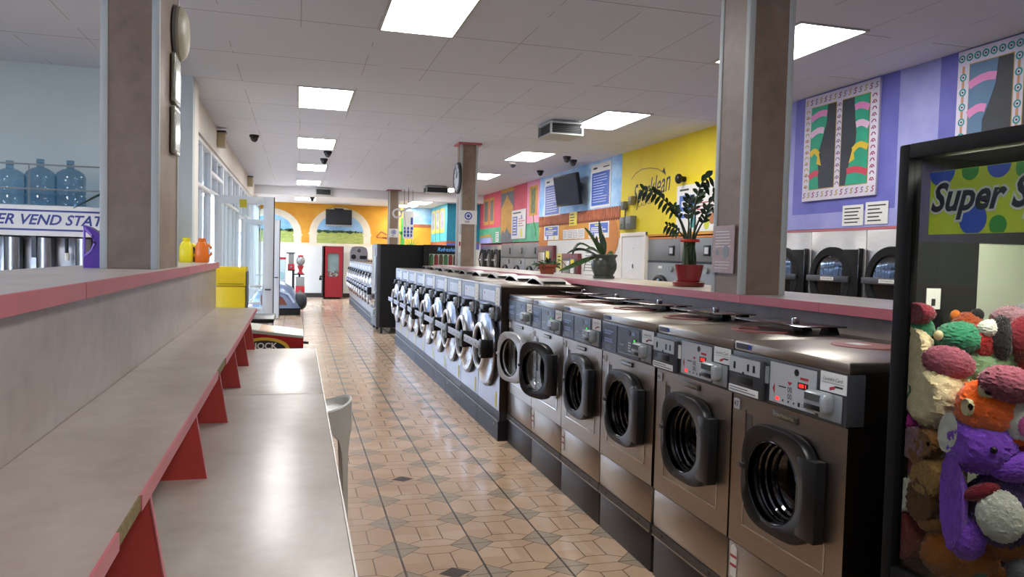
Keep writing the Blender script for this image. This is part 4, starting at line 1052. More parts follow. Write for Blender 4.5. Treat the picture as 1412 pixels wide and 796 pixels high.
for i in range(8): can(.15 + i * .092, 1.275, cans[[0, 1, 2, 0, 1, 2, 3, 4][i]], 'drink can on the upper lit shelf of the drinks machine, %s from the left' % ORD[i].replace('nearest', 'first'), 'cans on the upper shelf')
for i in range(8): can(.15 + i * .092, .98, cans[[0, 4, 0, 5, 3, 2, 4, 2][i]], 'drink can on the lower lit shelf of the drinks machine, %s from the left' % ORD[i].replace('nearest', 'first'), 'cans on the lower shelf')
r = thing('countertop_appliance', 'rounded silver appliance on top of the far silver washers', 'appliance', (1.67, 22.0, LH))
m = MB().at(T(0, 0, 0)).prism([(-.25, 0), (.25, 0), (.25, .25), (.2, .38), (.1, .42), (-.1, .42), (-.2, .38), (-.25, .25)], -.08, .22, STEEL_B); m.build('case', r)
m = MB().disc(-.15, .12, .07, -.1, -.08, BLACK, 16).box(.02, .22, -.1, -.08, .06, .16, BLACK, .01).disc(0, .3, .05, -.1, -.08, CHROME, 16); m.build('dials', r)


# ------------------------------------------------------------------ ceiling fittings
def vent(x, y, z0, w, l, label, h=.17):
    r = thing('air_vent', label, 'air vent', (x, y, z0))
    fr = MB().box(0, w, 0, l, 0, .02, TRIM).box(0, w, 0, l, h - .02, h, TRIM)
    for a in (0, w - .025):
        for b in (0, l - .025): fr.box(a, a + .025, b, b + .025, .02, h - .02, TRIM)
    fr.build('frame', r)
    MB().box(.03, w - .03, .03, l - .03, .02, h - .02, BLACK).build('dark_core', r)
    s = MB()
    for i in range(5):
        z = .035 + i * (h - .05) / 5
        s.box(.025, w - .025, .012, .02, z, z + .005, GREYD).box(.012, .02, .025, l - .025, z, z + .005, GREYD)
    s.build('louvres', r)
    MB().box(w * .1, w * .9, l * .1, l * .9, h, h + .03, TRIM).build('collar', r)
vent(3.2, 9.6, CEIL - .2, .47, .55, 'square louvred ceiling vent in front of the yellow wall'); vent(3.25, 20.0, CEIL - .2, .62, .5, 'louvred ceiling vent hanging beside the clock pillar')
vent(.45, 22.3, 3.12, .45, .18, 'small dark ceiling vent above the back television', .19)
def dome(x, y, label, z=CEIL, pale=False):
    r = thing('dome_camera', label, 'security camera', (x, y, z), 0, 'ceiling dome cameras')
    MB().lathe([(.075, .003), (.075, -.03), (.06, -.05)], WHITE if pale else BLACK, (0, 0, 0), 'z', 24, True, True).build('base', r)
    MB().lathe([(.058 * math.cos(a), -.05 - .065 * math.sin(a)) for a in [i * PI / 2 / 6 for i in range(7)]], mat('smoked_dome', '#2a2a30', .1), (0, 0, 0), 'z', 24).build('dome', r)
dome(-.70, 12.9, 'black ceiling dome camera above the open door on the left'); dome(.50, 14.35, 'brown black dome camera just behind the third light panel, nearer of the two'); dome(.47, 15.5, 'black dome camera behind the third light panel, farther of the two')
dome(4.0, 14.25, 'white based dome camera at the corner of a light panel before the TV', CEIL, True); dome(4.93, 15.4, 'black dome camera on the ceiling left of the TV'); dome(4.68, 13.05, 'black dome camera right of the TV, left of a close pair'); dome(4.95, 13.45, 'black dome camera right of the TV, right of a close pair')
dome(.38, 23.0, 'tiny black dome camera near the back vent', 3.1)
def sconce(y, label):
    r = thing('wall_light', label, 'wall light', (-1.2, y, 3.05), LW, 'cream wall boxes over the glazing')
    MB().box(-.09, .09, -.12, 0, 0, .22, mat('cream_box', '#b5a986', .5), .01).build('case', r); MB().box(-.10, .10, -.13, 0, .22, .245, GREYD).build('cap', r)
sconce(12.35, 'cream box light high on the glazed wall, nearer one'); sconce(19.5, 'cream box light high on the glazed wall, farther one')
# hanging sign and ornament by the far column
r = thing('hanging_sign', 'white hanging sign with blue and yellow print beside the far pillar', 'sign', (2.86, 21.6, 1.95))
MB().box(0, .30, 0, .01, 0, .78, LABELW).build('board', r)
m = MB()
for x in (.03, .12, .22): strips(m, x, x + .07, .04, .34, 3, -.0005, INKB, .8, int(x * 100))
m.box(.05, .09, -.0015, 0, .38, .7, YELLOWP).box(.22, .28, -.0015, 0, .4, .6, INKB); m.build('print', r)
m = MB()
for x in (.03, .15, .27): m.tube([(x, .005, .78), (x, .005, 1.395)], .006, GREYD, 6)
m.build('hanging_rods', r)
r = thing('hanging_ornament', 'white ring and arm ornament hanging in front of the far pillar', 'ornament', (2.62, 21.0, 2.62))
MB().lathe([(.14, -.02), (.14, .02), (.09, .02), (.09, -.02), (.14, -.02)], WHITE, (0, 0, 0), 'y', 28).build('ring', r)
MB().tube([(.08, 0, .03), (.30, 0, .17), (.38, 0, .17)], .035, WHITE).tube([(.2, 0, .1), (.22, 0, -.15), (.26, 0, -.4)], .028, WHITE).build('arm', r)
MB().tube([(.3, 0, .18), (.3, 0, .73)], .006, GREYD, 6).build('cord', r)

# ------------------------------------------------------------------ signs on the columns
def col_sign(x, y, z, w, h, label):
    r = thing('pillar_sign', label, 'sign', (x, y, z)); MB().box(0, w, -.006, 0, 0, h, LABELW).build('plate', r)
    m = MB().lathe([(w * .22, -.006), (w * .22, -.008), (w * .15, -.008), (w * .15, -.006)], INKB, (w / 2, 0, h * .6), 'y', 24); m.disc(w / 2, h * .6, w * .09, -.008, -.006, INKB, 12)
    strips(m, w * .3, w * .7, h * .08, h * .26, 2, -.0062, INK, .4, 4); m.build('emblem', r)
col_sign(2.54, 12.2, 2.02, .29, .225, 'white sign with a round blue emblem on the clock pillar'); col_sign(2.50, 22.0, 1.98, .30, .25, 'white sign with a round blue emblem on the far pillar')
r = thing('pillar_notice', 'small red and white switch label on the edge of the clock pillar', 'notice', (2.53, 12.195, 1.55)); MB().box(0, .04, -.006, 0, 0, .3, LABELW).build('plate', r); MB().box(.006, .034, -.008, -.006, .11, .18, INKR).build('mark', r)
r = thing('wall_clock', 'round dark clock on the side of the middle pillar', 'clock', (2.54, 12.33, 2.78), RW)
MB().lathe([(.26, 0), (.26, -.03), (.235, -.05), (.215, -.035)], mat('clock_rim', '#3b3c40', .35, .4), (0, 0, 0), 'y', 40, True).build('rim', r)
f = MB().disc(0, 0, .216, -.036, -.02, mat('clock_face', '#9fa3a3', .4), 36)
for i in range(12): f.box(.18 * math.sin(i * PI / 6) - .01, .18 * math.sin(i * PI / 6) + .01, -.038, -.036, .18 * math.cos(i * PI / 6) - .016, .18 * math.cos(i * PI / 6) + .016, INK)
f.build('face', r); MB().band([(0, 0), (.08, .09)], .014, -.042, -.038, INK).band([(0, 0), (-.03, .17)], .01, -.044, -.040, INK).build('hands', r)
r = thing('pillar_notice', 'pinkish printed sheet in a plastic sleeve on the near right pillar', 'notice', (2.287, 3.86, 1.44), RW)
MB().box(0, .22, -.004, 0, 0, .265, mat('pink_sheet', '#a98d84', .3, var=.12, vscale=40)).build('sheet', r)
m = MB(); strips(m, .03, .19, .14, .24, 6, -.0042, LABELW, .3, 5); strips(m, .03, .19, .02, .07, 3, -.0042, LABELW, .25, 6); m.disc(.14, .12, .036, -.0052, -.004, GREYP, 20, .8); m.disc(.05, .115, .018, -.0052, -.004, GREYP, 12); m.build('print', r)
# fittings on the side of the near left pillar
r = thing('alarm_bell', 'round off-white lamp dome high on the near left pillar', 'lamp', (-.685, 4.735, 2.725), LW)
MB().lathe([(.15, 0), (.15, -.03), (.13, -.05), (.10, -.062), (.002, -.066)], mat('aged_white', '#b9b39c', .45), (0, 0, 0), 'y', 36).build('dome', r); MB().lathe([(.155, 0), (.155, -.016), (.14, -.018)], GREYP, (0, 0, 0), 'y', 36, True).build('ring', r)
for z0, z1, l in ((2.31, 2.58, 'foil framed certificate on the near left pillar, upper one'), (2.03, 2.29, 'foil framed certificate on the near left pillar, lower one')):
    r = thing('picture_frame', l, 'picture frame', (-.685, 4.56, z0), LW); h = z1 - z0
    MB().box(0, .20, -.022, 0, 0, h, mat('crinkled_foil', '#9a9c92', .25, .6, bmp=.8, bscale=30), .004).build('frame', r); MB().box(.02, .18, -.024, -.022, .02, h - .02, mat('sleeve_paper', '#b2b3a6', .2, var=.2, vscale=25)).build('sheet', r)

# ------------------------------------------------------------------ left counter and water station
def jug(x, y, col, label, h=.2, spout=True, s=1.0, rz=0):
    r = thing('detergent_jug', label, 'bottle', (x, y, 1.39), rz); m_ = mat('jug_' + col[1:], col, .35, var=.05)
    L = []
    for z, a, b in ((0, .052, .036), (.01, .058, .042), (.08, .058, .042), (.13, .054, .04), (.155, .044, .034), (.17, .032, .028)):
        L.append([(p[0] * s, p[2] * s, z * h / .2) for p in squircle(0, 0, a, b, 0, 3.2, 28)])
    MB().loft(L, m_, True, True).build('bottle_body', r)
    MB().lathe([(.028, .168), (.030, .172), (.030, .2), (.024, .2), (.022, .18)], m_, (0, 0, 0), 'z', 20).lathe([(.022, .182), (.0, .182)], INK, (0, 0, 0), 'z', 20).build('spout', r)
    MB().tube([(.05 * s, 0, .15), (.078 * s, 0, .13), (.082 * s, 0, .07), (.056 * s, 0, .05)], .012, m_).build('handle', r)
jug(-.885, 6.72, '#e2d21a', 'yellow open detergent jug on the far end of the left counter', .2, s=.92); jug(-.765, 6.72, '#de701a', 'orange open detergent jug at the end of the left counter', .2, s=.92)
r = thing('small_bottle', 'small dark bottle between the yellow and orange jugs', 'bottle', (-.835, 6.84, 1.39)); MB().lathe([(.018, 0), (.018, .07), (.011, .085), (.011, .1)], mat('dark_bottle', '#2a251c', .3), (0, 0, 0), 'z', 16, True, True).build('bottle_body', r); MB().lathe([(.013, .1), (.013, .125)], BLACK, (0, 0, 0), 'z', 16, True, True).build('cap', r)
r = thing('detergent_jug', 'purple detergent jug with moulded handle beside the near left pillar', 'bottle', (-1.015, 4.33, 1.39))
pm = mat('purple_plastic', '#5a2f9c', .3);
MB().prism([(-.035, 0), (.07, 0), (.07, .12), (.045, .17), (.0, .205), (-.037, .218), (-.03, .19), (.0, .16), (.015, .125), (.008, .09), (-.02, .065), (-.034, .05)], -.035, .035, pm).build('bottle_body', r)
MB().tube([(-.034, -.02, .215), (-.034, -.02, .15), (-.034, -.02, .055)], .006, mat('lilac_plastic', '#8f6fd0', .3)).tube([(-.03, -.036, .205), (.005, -.036, .165), (.018, -.036, .125), (.0, -.036, .085), (-.025, -.036, .062)], .006, mat('lilac_plastic', '#8f6fd0', .3)).build('handle_rim', r)

r = thing('water_station', 'stainless water vending station with a lettered white sign behind the left counter', 'water dispenser', (-3.9, 8.3, 0))
st = steel_mat('water_steel', '#a3a5a8', .3, (60, 2, 2), .25)
MB().box(0, 2.44, 0, .48, .0, 1.58, st, .01).build('cabinet', r)
m = MB()
for x in (1.0, 1.25, 1.52, 1.85): m.tube([(x + .05, -.10, .9), (x + .05, -.10, 1.57)], .075, st, 20)
m.build('columns', r)
MB().box(-.02, 2.46, -.20, .5, 1.585, 1.875, WHITE, .008).build('sign_box', r)
s = MB(); nv = mat('navy_lettering', '#1d2a7a', .5)
s.box(.0, 2.44, -.203, -.20, 1.815, 1.833, nv).box(.0, 2.44, -.203, -.20, 1.635, 1.653, nv)
s.text('WATER VEND STATION', 1.60, 1.735, .135, -.2032, nv, shear=.3, sx=.99, bold=.022); s.build('sign_lettering', r)
m = MB()
for x in (1.34, 1.76): m.cyl((x, -.13, 1.42), .016, .15, BLACK).cyl((x, -.13, 1.36), .024, .07, LABELW)
m.box(1.46, 1.50, -.13, -.1, 1.38, 1.58, BLACK).build('nozzles', r)
m = MB()
for z in (2.03, 2.26): m.tube([(0.0, -.16, z), (2.4, -.16, z)], .008, GREYP, 8)
for x in (.02, .6, 1.45, 2.3): m.tube([(x, -.16, 1.875), (x, -.16, 2.26)], .007, GREYP, 8)
m.build('wire_rail', r)
wat = glass_mat('blue_polycarbonate', '#c6dcea', .05)
for i, (x, dz, l) in enumerate(((1.225, -.065, 'blue water bottle at the left end of the shelf over the water sign, lower one'), (1.485, 0, 'blue water bottle in the middle of the shelf over the water sign'), (1.745, 0, 'blue water bottle on the right of the shelf over the water sign'), (1.02, -.03, 'blue water bottle on the shelf over the water sign, hidden at the picture edge'))):
    if i == 3: continue
    t = thing('water_bottle', l, 'bottle', (-3.9 + x, 8.3 + .05, 1.876), 0, 'blue water bottles on the shelf')
    k = 1 + dz
    P = [(.10, 0), (.135, .015), (.135, .10), (.128, .115), (.135, .13), (.135, .19), (.128, .205), (.135, .22), (.135, .29), (.12, .33), (.07, .365), (.034, .38), (.032, .42)]
    MB().lathe([(a, b * k) for a, b in P], wat, (0, 0, 0), 'z', 36, True).build('bottle_body', t)
    MB().lathe([(.034, .415 * k), (.034, .455 * k)], wat, (0, 0, 0), 'z', 20, True, True).build('cap', t)
LEAF = mat('leaf_green', '#2f4a1f', .4, var=.25, vscale=20); LEAFD = mat('leaf_dark', '#1c3218', .35, var=.25, vscale=14)
def leaf_blade(mb, P, w, m_, up=Vector((0, 0, 1)), prof=None):
    """strap leaf with a folded midrib along points P"""
    P = [Vector(p) for p in P]; n = len(P); L, C, R = [], [], []
    for i, p in enumerate(P):
        t = (P[min(i + 1, n - 1)] - P[max(i - 1, 0)]).normalized(); s_ = t.cross(up)
        if s_.length < .1: s_ = t.cross(Vector((0, 1, 0)))
        s_.normalize(); nn = s_.cross(t).normalized(); q = i / (n - 1); k = w * (prof(q) if prof else max(.03, math.sin(PI * (q * .92 + .06)) ** .7))
        L.append(p + s_ * k + nn * k * .25); C.append(p); R.append(p - s_ * k + nn * k * .25)
    vs = [tuple(x) for row in zip(L, C, R) for x in row]; th = Vector((0, 0, -.002))
    vs2 = [tuple(Vector(v) + th) for v in vs]; fs = []
    for i in range(n - 1):
        a = i * 3
        for k in (0, 1): fs.append((a + k, a + k + 1, a + k + 4, a + k + 3));
    o = len(vs)
    fs2 = [tuple(x + o for x in f[::-1]) for f in fs]
    mb.add(vs + vs2, fs + fs2, m_); return mb
r = thing('potted_plant', 'white pot with one dark leaf showing behind the near left pillar', 'plant', (-1.66, 8.22, 1.876))
MB().lathe([(.08, 0), (.12, .05), (.13, .2), (.125, .25)], WHITE, (0, 0, 0), 'z', 28, True).build('pot', r)
MB().lathe([(.122, .22), (.0, .23)], mat('soil', '#2b2119', .9), (0, 0, 0), 'z', 24).build('soil', r)
m = leaf_blade(MB(), [(-.02, 0, .22), (-.10, -.10, .16), (-.2, -.22, .08), (-.35, -.34, -.03)], .045, LEAFD); leaf_blade(m, [(.02, 0, .22), (.1, .05, .35), (.22, .02, .38)], .045, LEAFD); m.build('leaves', r)

# yellow bin past the ledge
r = thing('waste_bin', 'yellow bin with a flap hood past the end of the ledge', 'bin', (-.728, 7.45, 0))
bp = [(0, 0), (.40, 0), (.40, 1.27), (.385, 1.325), (.36, 1.345), (0, 1.345)]
MB().box(0, .262, 0, .34, .02, 1.16, YELLOW, .012).build('bin_body', r); MB().box(.262, .268, .004, .336, .02, 1.3, BLACK).build('side_seam', r)
h = MB(); L = []
for x in (0, .262): L.append([(x, y, z) for y, z in ((0, 1.165), (0, 1.27), (.015, 1.315), (.05, 1.34), (.29, 1.34), (.325, 1.315), (.34, 1.27), (.34, 1.165))])
h.loft(L, YELLOW, True, True); h.build('hood', r);
MB().box(.02, .242, -.006, 0, 1.18, 1.19, mat('yellow_shade', '#a38f0a', .5)).build('flap', r)
r = thing('pinball_table', 'red game table with a yellow oval badge and glass top past the tables', 'game table', (-.93, 6.8, 0))
rp = mat('game_red', '#8e1218', .35, var=.15, vscale=5)
MB().prism([(0, .42), (.985, .42), (.985, .745), (0, .85)], 0, .6, rp).build('cabinet', r)
MB().prism([(0, .852), (.985, .747), (.985, .765), (0, .895)], 0.0, .6, mat('glass_edge', '#9fa398', .3)).build('glass_frame', r)
m = MB().at(T(0, .31, 0)); cols = [mat('play_' + n, c, .25) for n, c in (('cream', '#d5d3bb'), ('green', '#8fb08c'), ('orange', '#c78a35'), ('pale', '#bcc4bf'))]
for i in range(8):
    a, b = i * .123, (i + 1) * .123
    m.prism([(a, .8905 - .132 * a), (b, .8905 - .132 * b), (b, .8975 - .132 * b), (a, .8975 - .132 * a)], -.28, .28, cols[[0, 3, 0, 1, 0, 2, 0, 3][i]])
m.build('playfield', r)
m = MB().disc(.66, .655, .10, -.006, 0, mat('badge_yellow', '#c9a93a', .4), 36, 2.1).disc(.66, .648, .082, -.008, -.006, mat('badge_dark', '#20242c', .4), 36, 2.2)
m.text('KNOCK', .63, .68, .075, -.0082, LABELW, bold=.02).box(.5, .84, -.010, -.008, .62, .64, INKB); m.build('badge', r)
MB().tube([(.985, .1, .70), (1.03, .1, .695)], .012, BLACK).box(.86, .985, -.004, 0, .60, .665, BLACK).build('plunger', r)
m = MB()
for x in (.05, .9):
    for y in (.04, .54): m.box(x, x + .05, y, y + .05, 0, .42, BLACK)
m.build('legs', r)
r = thing('game_table', 'white game table with black rims behind the red one', 'game table', (-1.12, 8.45, 0))
MB().box(0, .82, 0, .7, .42, .73, mat('game_white', '#c6ccd4', .35), .005).build('cabinet', r); MB().box(-.02, .88, -.02, .72, .73, .775, BLACK, .008).build('top_rim', r)
MB().box(0, .84, -.012, 0, .62, .65, BLACK).build('lower_rim', r)
m = MB()
for x in (.05, .7):
    for y in (.05, .6): m.box(x, x + .06, y, y + .06, 0, .42, BLACK)
m.build('legs', r)

# white moulded stool
def stool():
    r = thing('plastic_stool', 'white moulded plastic stool tucked against the laminate table', 'stool', (.112, 4.24, 0)); P = mat('white_plastic', '#d2d3cc', .35, sheen=0)
    n = 56
    def top(t): return .655 + .05 * max(0, math.cos(t)) ** 1.3
    def loop(rr, f): return [(rr * math.copysign(abs(math.cos(t)) ** .75, math.cos(t)), rr * math.copysign(abs(math.sin(t)) ** .75, math.sin(t)), f(t)) for t in [2 * PI * j / n for j in range(n)]]
    o = MB()
    o.loft([loop(.166, lambda t: top(t) - .012), loop(.175, lambda t: top(t)), loop(.184, lambda t: top(t) - .006), loop(.186, lambda t: .58), loop(.187, lambda t: .545), loop(.179, lambda t: .545), loop(.177, lambda t: .58), loop(.170, lambda t: .63)], P)
    o.build('shell', r)
    s = MB(); s.loft([loop(.170, lambda t: top(t) - .010), loop(.155, lambda t: .642), loop(.10, lambda t: .632), loop(.05, lambda t: .63), loop(.003, lambda t: .63)], P); s.build('seat', r)
    for q in range(4):
        a = PI / 4 + q * PI / 2; L = []
        for z, rr, wv in ((.55, .187, .55), (.50, .188, .27), (.43, .190, .16), (.28, .194, .12), (.05, .200, .11), (.012, .202, .11), (.0, .208, .13)):
            ts = [a + wv * (i / 4 - 1) for i in range(9)]
            pt = lambda t, k: (k * math.copysign(abs(math.cos(t)) ** .75, math.cos(t)), k * math.copysign(abs(math.sin(t)) ** .75, math.sin(t)), z)
            L.append([pt(t, rr) for t in ts] + [pt(t, rr - .012) for t in ts[::-1]])
        MB().loft(L[::-1], P, True, True).build('leg', r)
stool()
# ------------------------------------------------------------------ plush prize machine at the right
CX, CY, CW, CD = 1.64, 1.785, .90, .62
r = thing('claw_machine', 'large black framed plush prize machine at the right beside washer 47', 'arcade machine', (CX, CY, 0), RW)
FR = mat('machine_frame', '#08080a', .6, spec=.15, bmp=.15, bscale=300)
m = MB().box(0, .038, 0, .05, .0, 1.844, FR, .006).box(CW - .04, CW, 0, .05, 0, 1.844, FR, .006).box(.038, CW - .04, 0, .05, 1.802, 1.844, FR, .004).box(.038, CW - .04, 0, .05, 0, .645, FR, .004)
m.box(0, .035, CD - .04, CD, 0, 1.844, FR).box(CW - .035, CW, CD - .04, CD, 0, 1.844, FR).box(0, CW, .04, CD, 1.815, 1.844, FR).box(0, .02, .04, CD - .03, 0, .62, FR).box(CW - .02, CW, .04, CD, 0, .62, FR)
m.build('frame', r)
MB().box(.02, CW - .02, .05, CD - .02, .55, .60, BLACKMAT).build('prize_floor', r)
s = MB().box(.0, .018, .05, .285, .62, 1.575, mat('side_dark', '#14161a', .15)).box(0, .018, .05, CD - .04, 1.575, 1.815, mat('side_header', '#1c1a2c', .2)).box(.002, .016, .285, CD - .04, .62, 1.575, mat('side_white', '#b4b9ac', .5))
s.box(.02, CW - .03, CD - .02, CD - .005, .6, 1.815, mat('side_white', '#b4b9ac', .5)).box(CW - .018, CW - .004, .05, CD - .04, .6, 1.815, PANEL); s.build('side_panels', r)
MB().box(.018, .021, .10, .15, 1.38, 1.44, LABELW).box(.021, .0215, .118, .132, 1.39, 1.41, INK).build('sticker', r)
MB().box(.038, CW - .04, .020, .026, .645, 1.802, CASEGLASS).build('front_glass', r)
g = MB().box(.062, CW - .05, .055, .062, 1.592, 1.765, mat('sign_lime', '#9fae22', .4, emit=.22))
blu = mat('sign_blue', '#22439c', .4, emit=.22); grn = mat('sign_green', '#2a7a2e', .4, emit=.22)
def dot(x, z, rr, mm):
    P = [(x + rr * math.cos(2 * PI * i / 24), min(1.764, max(1.593, z + rr * math.sin(2 * PI * i / 24)))) for i in range(24)]
    g.prism(P, .0540, .0552, mm)
for x, z, rr, mm in ((.10, 1.765, .042, blu), (.19, 1.758, .026, grn), (.275, 1.765, .034, blu), (.205, 1.630, .042, blu), (.28, 1.612, .025, grn), (.35, 1.75, .028, grn), (.46, 1.64, .042, blu), (.56, 1.755, .03, blu), (.66, 1.62, .026, grn), (.74, 1.75, .04, blu)): dot(x, z, rr, mm)
for dx, mm, y, bd in ((0, mat('sign_outline', '#b9bab8', .4, emit=.15), .0534, .085), (0, mat('sign_letter', '#161b30', .4), .0526, .03)):
    g.text('Super Sp', .068, 1.688, .105, y, mm, 'LEFT', .3, sx=.9, bold=bd)
g.build('sign', r)
m = MB().tube([(.45, .3, 1.81), (.45, .3, 1.64)], .012, CHROME)
for a in (0, 2.1, 4.2): m.tube([(.45, .3, 1.64), (.45 + .09 * math.cos(a), .3 + .09 * math.sin(a), 1.56), (.45 + .05 * math.cos(a), .3 + .05 * math.sin(a), 1.47)], .008, CHROME)
m.build('claw', r)
la = bpy.data.lights.new('added_cabinet_lamp', 'AREA'); la.shape = 'RECTANGLE'; la.size = .7; la.size_y = .06; la.energy = 9; la.color = (1, .95, .88)  # unseen lamp added under the top to brighten the plush heap
lo = bpy.data.objects.new('added_cabinet_lamp', la); COL.objects.link(lo); lo.parent = r; lo.location = (.45, .10, 1.80); lo.rotation_euler = (rad(-4), 0, 0)

def fur(name, c, var=.14): return mat('plush_' + name, c, .95, spec=.1, var=var, vscale=40, bmp=.4, bscale=120, sheen=.4)
F_ = {k: fur(k, c) for k, c in dict(cream='#d9c79c', mauve='#96505f', teal='#2f7a58', green='#6f8a66', dgreen='#23573f', orange='#f0600f', purple='#8248c4', white='#d0cfc2', brown='#7a5128', tan='#9a743e', dbrown='#5a391c', magenta='#c03a8e', black='#1c1a1c', pink='#b8588f', maroon='#7a1f2c', dred='#6e141c', amber='#c0691c', rust='#8a3c1c', red='#99201e', grey='#77757a', greypink='#8a6670', dpurple='#453560', dorange='#9a5a24').items()}
EYE = mat('eye_black', '#0c0a08', .15); EYEW = mat('eye_cream', '#c9b98c', .5)
def toy(name, label, at_, depth, parts, cat='plush toy'):
    """at_: centre of the toy; offsets and radii below are in hundredths of a metre, x to the viewer's right, z up"""
    x, y, z = at_
    r = thing(name, label, cat, (x, y, z), -math.atan2(x, y), 'plush toys in the prize machine')
    for pn, u, v, d, ru, rv, rd_, mt, rot in parts:
        big = max(ru, rv) > 1.5
        b = MB().ell((u / 100, d / 100, v / 100), (ru / 100, rd_ / 100, rv / 100), EYE if mt == 'eye' else EYEW if mt == 'eyew' else F_[mt], 56 if big else 14, 38 if big else 9, .10 if big else 0, 11, (0, -rad(rot), 0))
        W = Matrix.Translation((x, y, z)) @ Matrix.Rotation(-math.atan2(x, y), 4, 'Z'); I = W.inverted()
        for i, p in enumerate(b.v):          # plush squashed against the front glass and the side wall
            q = W @ Vector(p); k = .0015 * noise.noise(Vector(p) * 60) - (.002 if mt in ('eye', 'eyew') else 0)
            q.x = max(q.x, 1.672 + k); q.y = min(q.y, 1.763 - k); b.v[i] = tuple(I @ q)
        b.build(pn, r)
toy('plush_duck', 'cream long-necked plush with a mauve ear at the top left of the plush heap', (1.729, 1.700, 1.143), 1.729, [('body', 0.0, 0.0, 0.0, 8.8, 9.3, 7.4, 'cream', 0), ('head', -7.0, 12.8, 0.5, 5.8, 6.3, 5.1, 'cream', 10), ('neck', -4.7, 7.0, 0.5, 5.6, 7.0, 4.7, 'cream', 25), ('arm', 7.9, -2.8, -2.3, 7.0, 3.0, 3.0, 'cream', -15), ('ear', 2.3, 9.8, -3.7, 6.5, 4.4, 2.3, 'mauve', -10)])
toy('plush_frog', 'teal green plush frog lying at the back of the heap', (1.765, 1.700, 1.304), 1.765, [('body', 2.4, 0.0, 0.0, 6.3, 4.7, 5.2, 'teal', 0), ('head', -8.5, 1.9, 0.0, 4.7, 4.0, 4.2, 'teal', 0), ('leg', -13.6, 1.4, 0.9, 3.8, 4.2, 3.3, 'dgreen', 0), ('eye', -2.8, 0.9, -4.7, 1.2, 1.4, 0.9, 'eyew', 0)])
toy('plush_ball', 'pale green round plush behind the orange furry one', (1.840, 1.669, 1.207), 1.84, [('body', 0.0, 0.0, 0.0, 9.1, 8.8, 7.1, 'green', 0)])
toy('plush_monster', 'orange furry plush with two big round eyes', (1.740, 1.547, 1.137), 1.74, [('body', 0.0, 0.0, 0.0, 7.6, 7.4, 5.8, 'orange', -20), ('eye_patch', -4.5, 0.4, -4.9, 2.0, 2.2, 1.1, 'eyew', 0), ('eye_patch', -0.4, 5.1, -4.5, 2.0, 2.2, 1.1, 'eyew', 0), ('eye', -4.0, 0.7, -6.3, 0.9, 0.9, 0.7, 'eye', 0), ('eye', 0.0, 5.1, -5.8, 0.9, 0.9, 0.7, 'eye', 0), ('arm', 6.7, -6.3, -0.9, 2.9, 2.7, 2.2, 'orange', 0), ('foot', 1.8, -7.6, -1.3, 3.6, 2.0, 2.2, 'orange', 0)])
toy('plush_cushion', 'mauve plush bulge above the orange furry one', (1.740, 1.492, 1.209), 1.74, [('body', 0.0, 0.0, 0.0, 6.6, 4.6, 4.4, 'mauve', -8)])
toy('plush_elephant', 'purple plush elephant with white ear and belly in front', (1.740, 1.560, 0.995), 1.74, [('head', 0.0, 4.0, -1.3, 8.5, 7.2, 5.8, 'purple', 0), ('ear', -10.3, 6.7, -4.9, 3.8, 5.4, 1.3, 'white', -15), ('tuft', -1.8, 10.3, 0.9, 4.5, 2.7, 2.7, 'purple', -10), ('trunk', 9.0, 0.4, -3.1, 7.2, 3.8, 3.1, 'purple', 18), ('trunk', 13.0, 4.5, -3.1, 3.1, 4.5, 2.5, 'purple', -10), ('body', 5.8, -12.3, 0.4, 9.4, 10.3, 5.8, 'dpurple', 0), ('belly', 4.9, -12.6, -4.9, 5.4, 6.7, 2.2, 'white', 8), ('arm', -6.3, -11.2, -3.6, 4.0, 12.6, 3.1, 'purple', 4), ('leg', -2.2, -20.6, -2.2, 4.5, 5.8, 3.1, 'purple', 0), ('scarf', 0.4, -7.2, -4.5, 4.5, 2.0, 1.8, 'maroon', 28), ('eye', 2.7, 4.5, -6.9, 0.9, 0.9, 0.7, 'eye', 0)])
toy('plush_bear', 'brown plush bear squeezed behind the purple elephant', (1.700, 1.677, 0.915), 1.7, [('body', 1.4, 0.0, 0.0, 6.9, 6.0, 5.0, 'tan', 0), ('belly', -1.4, -6.4, 0.0, 5.5, 6.4, 4.6, 'dbrown', 0), ('head', -0.9, 9.6, 0.0, 4.1, 4.1, 3.7, 'brown', 0), ('ear', -5.0, 6.4, -0.9, 3.2, 3.2, 1.8, 'brown', 0), ('foot', 2.3, -12.4, -1.4, 5.0, 2.3, 3.2, 'brown', 5), ('eye', -1.8, 10.1, -3.7, 0.6, 0.6, 0.5, 'eye', 0)])
toy('plush_bird', 'magenta and black plush pressed against the left glass post', (1.685, 1.780, 1.060), 1.685, [('body', 0.9, 0.0, 0.0, 4.7, 5.6, 3.3, 'magenta', 20), ('wing', -1.4, -3.8, -0.9, 3.5, 4.7, 2.8, 'black', 0)])
toy('plush_ball', 'small pink plush low by the left post', (1.685, 1.788, 0.919), 1.685, [('body', 0.0, 0.0, 0.0, 3.1, 3.5, 2.6, 'pink', 0)])
toy('plush_hat', 'dark red plush with a white furry brim low by the left post', (1.685, 1.766, 0.730), 1.685, [('body', 0.0, 0.0, 0.0, 7.0, 7.5, 5.2, 'dred', 0), ('brim', -0.9, 11.7, 0.0, 5.2, 5.9, 4.2, 'white', 0), ('bobble', -5.2, -1.4, -2.8, 1.2, 2.1, 1.2, 'white', 0)])
toy('plush_fish', 'orange plush lying at the bottom of the heap', (1.780, 1.650, 0.704), 1.78, [('body', 0.0, 0.0, 0.0, 9.8, 7.9, 6.1, 'amber', 0), ('tail', 8.8, -5.1, 0.0, 4.7, 3.7, 3.3, 'amber', 20), ('fin', 5.1, -3.7, -4.7, 1.9, 1.2, 0.9, 'teal', 20)])
